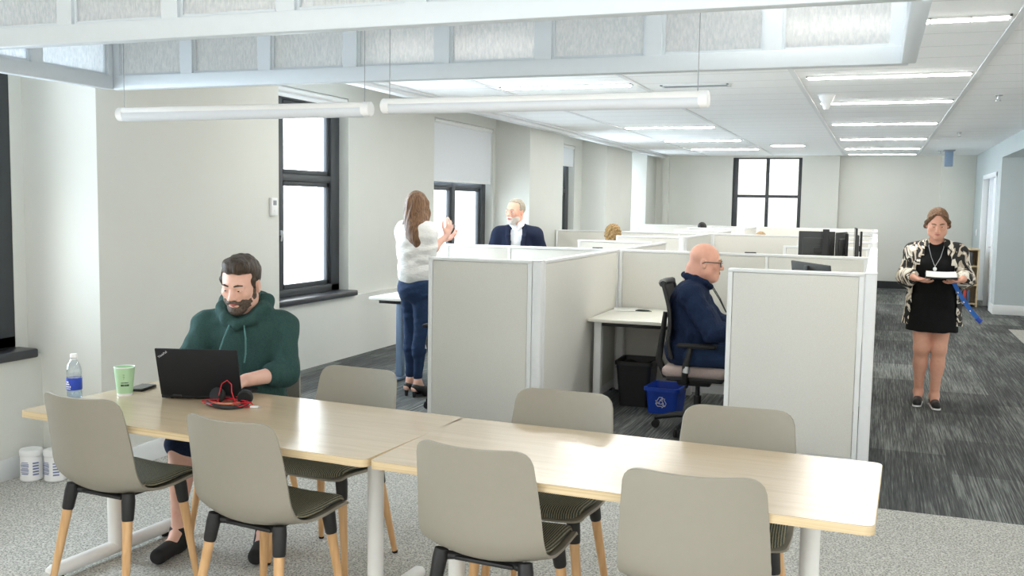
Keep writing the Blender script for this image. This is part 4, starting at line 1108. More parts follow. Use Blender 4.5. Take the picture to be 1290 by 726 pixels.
# ------------------------------------------------------------------ smooth bodies from blended solids
def rot_euler(x=0, y=0, z=0):
    return np.array(Euler((R_(x), R_(y), R_(z))).to_matrix())
class Solid:
    """signed distance shapes blended together and meshed as one continuous surface"""
    def __init__(s, res=0.006, T=None):
        s.res = res; s.ops = []
        s.T = (np.eye(3), np.zeros(3), 1.0) if T is None else T
    def frame(s, Rm, p, sc=1.0):
        s.T = (np.array(Rm, float), np.array(p, float), sc); return s
    def _w(s, p):
        Rm, o, sc = s.T
        return Rm @ (np.array(p, float)*sc)+o
    def cap(s, a, b, ra, rb=None, k=0.02, sub=False):
        rb = ra if rb is None else rb; sc = s.T[2]
        s.ops.append(('cap', s._w(a), s._w(b), ra*sc, rb*sc, k*sc, sub)); return s
    def chain(s, pts, rs, k=0.02, sub=False):
        for i in range(len(pts)-1): s.cap(pts[i], pts[i+1], rs[i], rs[i+1], k, sub)
        return s
    def ell(s, c, r, rot=None, k=0.02, sub=False):
        Rm, o, sc = s.T
        Rl = Rm @ (np.eye(3) if rot is None else rot)
        s.ops.append(('ell', s._w(c), np.array(r, float)*sc, Rl, k*sc, sub)); return s
    def box(s, c, h, rot=None, r=0.0, k=0.01, sub=False):
        Rm, o, sc = s.T
        Rl = Rm @ (np.eye(3) if rot is None else rot)
        s.ops.append(('box', s._w(c), np.array(h, float)*sc, Rl, r*sc, k*sc, sub)); return s
    def ecyl(s, c0, r0, c1, r1, k=0.02, sub=False):
        """upright elliptic frustum from c0 (lower) to c1 (upper) with radii (rx, ry), in the current frame"""
        Rm, o, sc = s.T
        s.ops.append(('ecyl', np.array(c0, float)*sc, np.array(r0, float)*sc, np.array(c1, float)*sc, np.array(r1, float)*sc, Rm, o, k*sc, sub)); return s
    def field(s):
        lo = np.full(3, 1e9); hi = np.full(3, -1e9); bbs = []
        for op in s.ops:
            if op[0] == 'cap':
                r = max(op[3], op[4]); l = np.minimum(op[1], op[2])-r; h = np.maximum(op[1], op[2])+r
            elif op[0] in ('ell', 'box'):
                e = np.abs(op[3]) @ (op[2]+(op[4] if op[0] == 'box' else 0)); l = op[1]-e; h = op[1]+e
            else:
                c0, r0, c1, r1, Rm, o = op[1:7]; r = max(r0.max(), r1.max())
                P = np.stack([Rm @ c0+o, Rm @ c1+o]); l = P.min(0)-r; h = P.max(0)+r
            bbs.append((l, h))
            if not op[-1]: lo = np.minimum(lo, l); hi = np.maximum(hi, h)
        res = s.res; lo = lo-4*res; hi = hi+4*res
        n = np.ceil((hi-lo)/res).astype(int)+1
        F = np.full(n, 0.5, np.float32)
        ax = [lo[i]+res*np.arange(n[i]) for i in range(3)]
        for op, (l, h) in zip(s.ops, bbs):
            k = op[-2]; sub = op[-1]; mg = k+3*res
            i0 = np.clip(np.floor((l-mg-lo)/res).astype(int), 0, n); i1 = np.clip(np.ceil((h+mg-lo)/res).astype(int)+1, 0, n)
            if (i1 <= i0).any(): continue
            X = ax[0][i0[0]:i1[0]][:, None, None]; Y = ax[1][i0[1]:i1[1]][None, :, None]; Z = ax[2][i0[2]:i1[2]][None, None, :]
            if op[0] == 'cap':
                a, b, ra, rb = op[1], op[2], op[3], op[4]; d = b-a; L2 = max(d @ d, 1e-12)
                px, py, pz = X-a[0], Y-a[1], Z-a[2]
                t = np.clip((px*d[0]+py*d[1]+pz*d[2])/L2, 0, 1)
                D = np.sqrt((px-t*d[0])**2+(py-t*d[1])**2+(pz-t*d[2])**2)-(ra+(rb-ra)*t)
            elif op[0] == 'ell':
                c, r, Rl = op[1], op[2], op[3]
                px, py, pz = X-c[0], Y-c[1], Z-c[2]
                q = [Rl[0, i]*px+Rl[1, i]*py+Rl[2, i]*pz for i in range(3)]
                k0 = np.sqrt(sum((q[i]/r[i])**2 for i in range(3))); k1 = np.sqrt(sum((q[i]/r[i]**2)**2 for i in range(3)))
                D = k0*(k0-1)/np.maximum(k1, 1e-9)
            elif op[0] == 'box':
                c, hh, Rl, rr = op[1], op[2], op[3], op[4]
                px, py, pz = X-c[0], Y-c[1], Z-c[2]
                q = [np.abs(Rl[0, i]*px+Rl[1, i]*py+Rl[2, i]*pz)-hh[i] for i in range(3)]
                D = np.sqrt(sum(np.maximum(v, 0)**2 for v in q))+np.minimum(np.maximum(np.maximum(q[0], q[1]), q[2]), 0)-rr
            else:
                c0, r0, c1, r1, Rm, o = op[1:7]
                px, py, pz = X-o[0], Y-o[1], Z-o[2]
                q = [Rm[0, i]*px+Rm[1, i]*py+Rm[2, i]*pz for i in range(3)]
                t = np.clip((q[2]-c0[2])/max(c1[2]-c0[2], 1e-6), 0, 1)
                cx = c0[0]+(c1[0]-c0[0])*t; cy = c0[1]+(c1[1]-c0[1])*t; rx = r0[0]+(r1[0]-r0[0])*t; ry = r0[1]+(r1[1]-r0[1])*t
                u = np.sqrt(((q[0]-cx)/rx)**2+((q[1]-cy)/ry)**2)
                D = np.maximum((u-1)*np.minimum(rx, ry), np.maximum(c0[2]-q[2], q[2]-c1[2]))
            sl = tuple(slice(i0[i], i1[i]) for i in range(3))
            f = F[sl]; D = D.astype(np.float32)
            if sub:
                D = -D
                hq = np.clip(0.5-0.5*(f-D)/max(k, 1e-5), 0, 1); F[sl] = f+(D-f)*hq+k*hq*(1-hq)
            else:
                hq = np.clip(0.5+0.5*(f-D)/max(k, 1e-5), 0, 1); F[sl] = f+(D-f)*hq-k*hq*(1-hq)
        return F, lo
    def mesh(s, wob=None):
        F, lo = s.field(); res = s.res
        if wob is not None:
            n = F.shape
            X = lo[0]+res*np.arange(n[0])[:, None, None]; Y = lo[1]+res*np.arange(n[1])[None, :, None]; Z = lo[2]+res*np.arange(n[2])[None, None, :]
            F = F+wob(X, Y, Z).astype(np.float32)
        S = F < 0
        nx, ny, nz = F.shape
        cnt = np.zeros((nx, ny, nz), np.int16); acc = np.zeros((nx, ny, nz, 3), np.float32)
        quads = []
        I = np.arange(nx*ny*nz).reshape(nx, ny, nz)
        for a in range(3):
            s0 = [slice(None)]*3; s1 = [slice(None)]*3; s0[a] = slice(0, -1); s1[a] = slice(1, None)
            cr_ = S[tuple(s0)] != S[tuple(s1)]
            idx = np.argwhere(cr_)
            b, c = (a+1) % 3, (a+2) % 3
            ok = (idx[:, b] > 0) & (idx[:, c] > 0); idx = idx[ok]
            j = idx.copy(); j[:, a] += 1
            f0 = F[tuple(idx.T)]; f1 = F[tuple(j.T)]
            t = f0/(f0-f1)
            P = idx.astype(np.float32); P[:, a] += t
            cells = []
            for db, dc in ((0, 0), (-1, 0), (-1, -1), (0, -1)):
                q = idx.copy(); q[:, b] += db; q[:, c] += dc
                fl = I[tuple(q.T)]; cells.append(fl)
                np.add.at(cnt.reshape(-1), fl, 1); np.add.at(acc.reshape(-1, 3), fl, P)
            Q = np.stack(cells, 1)
            flip = S[tuple(idx.T)]
            Q[~flip] = Q[~flip][:, ::-1]
            quads.append(Q)
        Q = np.concatenate(quads)
        used = np.unique(Q)
        remap = np.full(nx*ny*nz, -1, np.int64); remap[used] = np.arange(len(used))
        V = acc.reshape(-1, 3)[used]/cnt.reshape(-1)[used][:, None]*res+lo
        return V, remap[Q]
    def build(s, name, mt, parent, wob=None, smooth=1, label=None):
        V, Q = s.mesh(wob)
        for _ in range(smooth):                       # one gentle relaxation along the quads
            A = np.zeros_like(V); C = np.zeros(len(V))
            for i in range(4):
                a, b = Q[:, i], Q[:, (i+1) % 4]
                np.add.at(A, a, V[b]); np.add.at(A, b, V[a]); np.add.at(C, a, 1); np.add.at(C, b, 1)
            V = 0.5*V+0.5*A/np.maximum(C, 1)[:, None]
        me = bpy.data.meshes.new(name)
        me.vertices.add(len(V)); me.vertices.foreach_set('co', V.astype(np.float32).ravel())
        me.loops.add(len(Q)*4); me.loops.foreach_set('vertex_index', Q.astype(np.int32).ravel())
        me.polygons.add(len(Q)); me.polygons.foreach_set('loop_start', np.arange(len(Q), dtype=np.int32)*4)
        me.polygons.foreach_set('use_smooth', np.ones(len(Q), bool))
        me.update(calc_edges=True); me.validate()
        me.materials.append(mt)
        o = bpy.data.objects.new(name, me); COL.objects.link(o)
        o.parent = parent
        if label: o['label'] = label
        return o

def folds(amp, dirs, seed=0):
    """gentle cloth folds: a few warped waves"""
    rng = np.random.RandomState(seed)
    prm = [(np.array(d, float), rng.uniform(0, 6.28), rng.uniform(0.7, 1.0), rng.uniform(6, 11, 3), rng.uniform(0, 6.28, 3)) for d in dirs]
    def f(X, Y, Z):
        out = 0
        for d, ph, a, w, p in prm:
            warp = 0.9*np.sin(w[0]*X+p[0])+0.9*np.sin(w[1]*Y+p[1])+0.9*np.sin(w[2]*Z+p[2])
            out = out+a*np.sin(d[0]*X+d[1]*Y+d[2]*Z+ph+warp)
        return amp*out/len(prm)
    return f

# ------------------------------------------------------------------ heads and hands
def head_solid(b, w=1.0, jaw=1.0, nose=1.0, fat=0.0, lids=0.5, ears=True):
    """face looks along -y; origin between the ears, unit metre"""
    b.ell((0, 0.012, 0.036), (0.075*w, 0.095, 0.084), k=0.03)
    b.ell((0, -0.022, -0.034), (0.060*w+fat, 0.070, 0.080), k=0.04)
    b.ell((0, -0.066, -0.094), (0.026*jaw, 0.022, 0.020), k=0.03)
    for s_ in (-1, 1):
        b.ell((s_*0.043*jaw, -0.012, -0.066), (0.020+fat, 0.034, 0.028), k=0.03)
        b.ell((s_*0.040, -0.062, -0.020), (0.020+fat*0.6, 0.018, 0.018), k=0.02)
        b.ell((s_*0.032, -0.099, 0.001), (0.017, 0.012, 0.010), k=0.012, sub=True)
        b.ell((s_*0.031, -0.080, 0.000), (0.0145, 0.0125, 0.0125), k=0.006)
        b.cap((s_*0.014, -0.091, 0.019), (s_*0.046, -0.078, 0.017), 0.008, 0.006, k=0.014)
    b.cap((0, -0.086, 0.012), (0, -0.106, -0.026), 0.0085, 0.011*nose, k=0.014)
    b.ell((0, -0.109, -0.032), (0.0115*nose, 0.0115*nose, 0.0095), k=0.010)
    for s_ in (-1, 1):
        b.ell((s_*0.012*nose, -0.097, -0.035), (0.0075, 0.010, 0.007), k=0.006)
        if ears:
            b.ell((s_*(0.076*w+fat*0.3), 0.010, -0.008), (0.009, 0.019, 0.031), rot_euler(-12, 0, s_*16), k=0.008)
            b.ell((s_*(0.084*w+fat*0.3), 0.006, -0.006), (0.004, 0.010, 0.018), rot_euler(-12, 0, s_*16), k=0.004, sub=True)
    b.ell((0, -0.083, -0.062), (0.026, 0.014, 0.018), k=0.014)
    b.cap((-0.021, -0.0925, -0.063), (0.021, -0.0925, -0.063), 0.0022, k=0.004, sub=True)

def face_parts(root, T, eye_open=0.6, lip_mat=None, brow_mat=None, brow=True, look=(0, 0), lip_w=1.0):
    for s_ in (-1, 1):
        if eye_open > 0:
            e = Solid(0.0022).frame(*T); e.ell((s_*0.031, -0.0870, -0.0005), (0.0120, 0.0070, 0.0075*eye_open), k=0.001); eo = e.build('eye', M['eye_white'], root, smooth=0)
            e = Solid(0.0015).frame(*T); e.ell((s_*0.031+look[0], -0.0915, -0.001+look[1]), (0.0052, 0.0035, 0.0052*min(1, eye_open+0.15)), k=0.001); e.build('iris', M['iris'], eo, smooth=0)
        e = Solid(0.0015).frame(*T); z = 0.0065*eye_open
        e.chain([(s_*0.0185, -0.0875, -0.002), (s_*0.031, -0.0935, z-0.001 if eye_open > 0 else -0.005), (s_*0.044, -0.0845, -0.001)], [0.0012, 0.0017, 0.0012], k=0.001); e.build('lashes', M['iris'], root, smooth=0)
        if brow:
            e = Solid(0.0022).frame(*T); e.chain([(s_*0.014, -0.0975, 0.0215), (s_*0.030, -0.0965, 0.0265), (s_*0.047, -0.083, 0.0225)], [0.0036, 0.0042, 0.0026], k=0.002); e.build('eyebrow', brow_mat, root, smooth=0)
    e = Solid(0.002).frame(*T)
    e.chain([(-0.021*lip_w, -0.0895, -0.0625), (-0.007, -0.0975, -0.0590), (0.007, -0.0975, -0.0590), (0.021*lip_w, -0.0895, -0.0625)], [0.0018, 0.0036, 0.0036, 0.0018], k=0.003)
    e.chain([(-0.019*lip_w, -0.0895, -0.0650), (0, -0.0965, -0.0685), (0.019*lip_w, -0.0895, -0.0650)], [0.0018, 0.0046, 0.0018], k=0.003)
    e.build('lips', lip_mat or M['lips'], root, smooth=0)

def nrm(v): v = np.array(v, float); return v/np.linalg.norm(v)
def hand(b, wrist, fwd, palm, side, curl=(0.5, 0.5, 0.5, 0.5), thumb=0.5, sc=1.0, spread=0.10):
    """fwd: along the palm; palm: direction the palm faces; side: +1 if the thumb is at fwd x palm, else -1"""
    f = nrm(fwd); p = np.array(palm, float); p = nrm(p-f*(p @ f)); t = np.cross(f, p)*side
    w = np.array(wrist, float)
    P = lambda a, c, d: w+(f*a+t*c+p*d)*sc
    b.cap(P(-0.01, 0, 0), P(0.03, 0, 0.0), 0.025*sc, 0.024*sc, k=0.015)
    for c, l in ((0.030, 0.090), (0.010, 0.094), (-0.010, 0.090), (-0.028, 0.082)):
        b.cap(P(0.02, c*0.6, 0), P(l, c, 0.0), 0.0145*sc, 0.0115*sc, k=0.010)
    for i, (c, base, ls) in enumerate(((0.031, 0.092, (0.040, 0.025, 0.020)), (0.0105, 0.097, (0.044, 0.028, 0.021)), (-0.010, 0.092, (0.041, 0.026, 0.020)), (-0.029, 0.083, (0.032, 0.020, 0.018)))):
        q = P(base, c, 0.0); a = 0.25+curl[i]*0.7
        d0 = nrm(f+t*(c/0.03)*spread)
        r = 0.0098 if i < 3 else 0.0085
        for k_, l in enumerate(ls):
            d = d0*math.cos(a)+p*math.sin(a)
            q2 = q+d*l*sc; b.cap(q, q2, (r-0.0008*k_)*sc, (r-0.0008*(k_+1))*sc, k=0.0025)
            q = q2; a += 0.25+curl[i]*0.95
    q = P(0.022, 0.022, 0.006); d = nrm(f*0.62+t*0.75+p*0.28*thumb)
    q2 = q+d*0.045*sc; b.cap(q, q2, 0.0165*sc, 0.0118*sc, k=0.010)
    d = nrm(f*0.9+t*(0.5-0.5*thumb)+p*0.45*thumb); q3 = q2+d*0.032*sc; b.cap(q2, q3, 0.0112*sc, 0.0102*sc, k=0.003)
    d = nrm(f*0.95+t*(0.3-0.5*thumb)+p*0.5*thumb); b.cap(q3, q3+d*0.026*sc, 0.0102*sc, 0.0085*sc, k=0.003)

def torso(b, J, grow=0.0, wid=1.0, belly=0.0, bust=0.0):
    """chest, waist, pelvis and shoulder girdle between the joints in J"""
    pel, che, nek = (np.array(J[k], float) for k in ('pelvis', 'chest', 'neck'))
    up = nrm(che-pel); Rm = np.eye(3)
    x = nrm(np.array(J['shL'], float)-np.array(J['shR'], float)); y = nrm(np.cross(up, x)); x = np.cross(y, up); Rm = np.stack([x, y, up], 1)
    b.ell(pel, (0.165*wid+grow, 0.120+grow+belly*0.3, 0.13+grow), Rm, k=0.05)
    mid = pel*0.5+che*0.5
    b.ell(mid-y*(0.01+belly*0.7), (0.142*wid+grow+belly*0.4, 0.108+grow+belly*0.6, 0.17+grow), Rm, k=0.06)
    b.ell(che, (0.160*wid+grow, 0.118+grow+belly*0.2, 0.19+grow), Rm, k=0.06)
    if bust:
        for s_ in (-1, 1): b.ell(che+x*s_*0.07-y*0.085+up*0.0, (0.065+grow, 0.055+bust, 0.06+grow), Rm, k=0.05)
    L, R2 = np.array(J['shL'], float), np.array(J['shR'], float)
    b.cap(L, R2, 0.062+grow, k=0.06)
    b.cap(nek-up*0.05, L, 0.050+grow, 0.056+grow, k=0.04); b.cap(nek-up*0.05, R2, 0.050+grow, 0.056+grow, k=0.04)
def arm(b, sh, el, wr, grow=0.0, r=(0.056, 0.043, 0.041, 0.028), k=0.03):
    b.cap(sh, el, r[0]+grow, r[1]+grow, k); b.cap(el, wr, r[2]+grow, r[3]+grow, 0.02)
    m = np.array(el, float)*0.72+np.array(wr, float)*0.28; b.ell(m, (r[2]*1.02+grow,)*3, k=0.03)
def leg(b, hip, kn, an, toe=None, grow=0.0, r=(0.086, 0.056, 0.050, 0.034), k=0.04, foot=True, calf=True):
    b.cap(hip, kn, r[0]+grow, r[1]+grow, k); b.cap(kn, an, r[2]+grow, r[3]+grow, 0.03)
    if calf:
        h, kk, a = (np.array(v, float) for v in (hip, kn, an))
        back = nrm(np.cross(np.cross(kk-h, a-kk), a-kk)) if np.linalg.norm(np.cross(kk-h, a-kk)) > 1e-3 else np.array((0, 1, 0))
        if back[1] < 0: back = -back
        m = kk*0.68+a*0.32+back*0.016; ax = nrm(kk-a)
        xx = nrm(np.cross(ax, np.array((0.0, 1, 0)))); Rm = np.stack([xx, np.cross(ax, xx), ax], 1)
        b.ell(m, (r[2]*0.98+grow, r[2]*1.0+grow, 0.10), Rm, k=0.04)
    if foot and toe is not None:
        a, t_ = np.array(an, float), np.array(toe, float)
        d = nrm(t_-a*np.array((1, 1, 0))-np.array((0, 0, t_[2]))+1e-9) if False else nrm((t_-a)*np.array((1, 1, 0)))
        heel = np.array((a[0], a[1], 0))-d*0.035+np.array((0, 0, t_[2]+0.008+max(0, (a[2]-0.09)*0.8)))
        b.cap(a, heel, r[3]+grow, 0.030+grow, 0.02); b.cap(heel, t_, 0.030+grow, 0.024+grow, 0.02); b.cap(a, (heel+t_)/2+np.array((0, 0, 0.015)), r[3]*0.9+grow, 0.030+grow, 0.03)
# ------------------------------------------------------------------ people (each faces -y before the root turns)
def A(*v): return np.array(v, float)
def head_T(pos, pitch=0, yaw=0, roll=0, sc=1.0):
    Rm = rot_euler(0, 0, yaw) @ rot_euler(pitch, 0, 0) @ rot_euler(0, roll, 0)
    return (Rm, A(*pos), sc)
def neck_to_head(b, nek, T, r0=0.06, r1=0.055):
    b.T = (np.eye(3), np.zeros(3), 1.0)
    base = T[0] @ (A(0, 0.028, -0.055)*T[2])+T[1]
    b.cap(A(*nek)-A(0, -0.01, 0.05), base, r0, r1, 0.03)
    return b
def reset(b): b.T = (np.eye(3), np.zeros(3), 1.0); return b

# ---- seated man in the green hoodie
def man_hoodie():
    root = thing('person', 'seated man with beard in dark green hoodie and navy shorts, typing on the laptop', 'person', (-2.89, 3.985, 0), R_(20))
    J = dict(pelvis=(0, 0.10, 0.585), chest=(0, 0.03, 0.895), neck=(0, -0.01, 1.075), shL=(0.178, 0.01, 1.0), shR=(-0.178, 0.01, 1.0))
    elL, wrL = (0.225, -0.095, 0.80), (0.095, -0.315, 0.798)
    elR, wrR = (-0.265, -0.11, 0.81), (-0.12, -0.33, 0.795)
    hipL, hipR, knL, knR, anL, anR = (0.10, 0.06, 0.57), (-0.10, 0.06, 0.57), (0.18, -0.36, 0.50), (-0.20, -0.36, 0.50), (0.18, -0.33, 0.085), (-0.21, -0.36, 0.085)
    T = head_T((0.0, -0.062, 1.222), 15, -9, 2, 1.09)
    b = Solid(0.0042)
    torso(b, J, -0.012, 1.05, 0.04)
    arm(b, J['shL'], elL, wrL, 0.002); arm(b, J['shR'], elR, wrR, 0.002)
    leg(b, hipL, knL, anL, (0.19, -0.52, 0.032)); leg(b, hipR, knR, anR, (-0.24, -0.54, 0.032))
    neck_to_head(b, J['neck'], T, 0.066, 0.060)
    hand(b, wrL, A(-0.80, -0.52, -0.15), (0.05, 0.0, -1), 1, (0.55, 0.5, 0.5, 0.55), 0.4)
    hand(b, wrR, A(0.75, -0.6, -0.15), (-0.05, 0.0, -1), -1, (0.55, 0.5, 0.5, 0.55), 0.4)
    b.frame(*T); head_solid(b, 1.02, 1.12, 1.05, 0.004); reset(b)
    b.build('body', M['skin_a'], root)
    face_parts(root, T, 0.22, brow_mat=M['hair_dark'], look=(-0.001, -0.001))
    # beard and moustache
    d = Solid(0.003).frame(*T)
    d.ell((0, -0.022, -0.036), (0.0655, 0.074, 0.085), k=0.03); d.ell((0, -0.066, -0.098), (0.034, 0.028, 0.026), k=0.03)
    for s_ in (-1, 1): d.ell((s_*0.047, -0.014, -0.062), (0.027, 0.038, 0.034), k=0.02)
    d.box((0, -0.04, 0.035), (0.12, 0.14, 0.062), k=0.01, sub=True)                      # nothing above the cheek line
    d.ell((0, -0.092, -0.018), (0.046, 0.05, 0.036), k=0.012, sub=True)
    d.box((0, 0.05, -0.06), (0.12, 0.04, 0.09), k=0.01, sub=True)
    d.ell((0, -0.102, -0.0645), (0.022, 0.020, 0.0085), k=0.004, sub=True)
    d.chain([(-0.030, -0.086, -0.062), (-0.012, -0.0985, -0.051), (0.012, -0.0985, -0.051), (0.030, -0.086, -0.062)], [0.006, 0.0066, 0.0066, 0.006], k=0.006)
    for s_ in (-1, 1): d.cap((s_*0.0705, -0.018, 0.02), (s_*0.066, -0.022, -0.04), 0.008, 0.012, k=0.01)
    d.build('beard', M['beard'], root, folds(0.0012, [(300, 80, 200), (-260, 220, 90), (120, 300, -240)], 3))
    h = Solid(0.0032).frame(*T)
    h.ell((0, 0.016, 0.046), (0.0835, 0.102, 0.087), k=0.02); h.ell((0.008, -0.050, 0.100), (0.060, 0.042, 0.034), rot_euler(10, 10, 0), k=0.03)
    h.box((0, -0.10, -0.015), (0.064, 0.055, 0.083), rot_euler(-8, 0, 0), r=0.004, k=0.012, sub=True)
    h.box((0, -0.03, -0.085), (0.12, 0.075, 0.085), rot_euler(0, 0, 0), k=0.012, sub=True)
    for s_ in (-1, 1): h.box((s_*0.085, -0.085, 0.0), (0.04, 0.04, 0.05), k=0.012, sub=True); h.cap((s_*0.0735, -0.030, 0.03), (s_*0.0735, -0.024, 0.0), 0.012, 0.008, k=0.01)
    h.build('hair', M['hair_dark'], root, folds(0.0035, [(150, 40, 60), (-120, 90, 30), (60, 160, -80)], 5))
    # hoodie
    c = Solid(0.005)
    torso(c, J, 0.018, 1.06, 0.07)
    arm(c, J['shL'], elL, A(*elL)*0.72+A(*wrL)*0.28, 0.016, (0.060, 0.048, 0.046, 0.044)); arm(c, J['shR'], elR, A(*elR)*0.30+A(*wrR)*0.70, 0.016, (0.060, 0.048, 0.046, 0.038))
    c.chain([A(*elL)*0.82+A(*wrL)*0.18, A(*elL)*0.70+A(*wrL)*0.30, A(*elL)*0.64+A(*wrL)*0.36], [0.060, 0.058, 0.054], k=0.01)
    hood = [(0.0, -0.125, 1.03), (0.058, -0.098, 1.055), (0.094, -0.035, 1.10), (0.094, 0.035, 1.125), (0.055, 0.095, 1.13), (0, 0.112, 1.125), (-0.055, 0.095, 1.13), (-0.094, 0.035, 1.125), (-0.094, -0.035, 1.10), (-0.058, -0.098, 1.055), (0.0, -0.125, 1.03)]
    c.chain(hood, [0.024, 0.026, 0.033, 0.040, 0.044, 0.046, 0.044, 0.040, 0.033, 0.026, 0.024], k=0.02)
    c.ell((0, 0.115, 1.06), (0.12, 0.06, 0.075), k=0.03)
    c.build('hoodie', M['hoodie'], root, folds(0.006, [(14, 30, 55), (45, 10, 20), (-30, 28, 70), (80, 40, 30)], 11))
    for s_, a in ((-1, -0.02), (1, 0.0)):
        q = Solid(0.0025); q.chain([(s_*0.036, -0.140, 1.028), (s_*0.052, -0.170, 0.97), (s_*0.055+a, -0.182, 0.90), (s_*0.050+a, -0.190, 0.84+0.02*s_)], [0.0042]*4, k=0.003); q.build('drawstring', M['cord_teal'], root)
    # shorts
    p = Solid(0.006)
    torso(p, dict(J, chest=(0, 0.085, 0.70), neck=(0, 0.08, 0.72), shL=(0.09, 0.09, 0.64), shR=(-0.09, 0.09, 0.64)), 0.005)
    for h_, k_ in ((hipL, knL), (hipR, knR)): p.cap(h_, A(*h_)*0.04+A(*k_)*0.96, 0.100, 0.078, k=0.04)
    p.box((0, 0.1, 0.86), (0.4, 0.4, 0.10), k=0.01, sub=True)
    p.build('shorts', M['shorts'], root, folds(0.004, [(30, 50, 20), (20, 60, 60)], 2))
    for a_, t_ in ((anL, (0.19, -0.52, 0.035)), (anR, (-0.24, -0.54, 0.035))):
        d_ = nrm((A(*t_)-A(*a_))*A(1, 1, 0)); heel = A(a_[0], a_[1], 0.042)-d_*0.04
        f = Solid(0.005); f.cap(heel, A(*t_)+A(0, 0, 0.004), 0.042, 0.036, k=0.02); f.cap(A(*a_)+A(0, 0, 0.01), heel+d_*0.06, 0.044, 0.04, k=0.03); f.box((a_[0], a_[1]-0.05, -0.06), (0.3, 0.4, 0.06), k=0.002, sub=True)
        f.build('shoe', M['black_soft'], root)
man_hoodie()

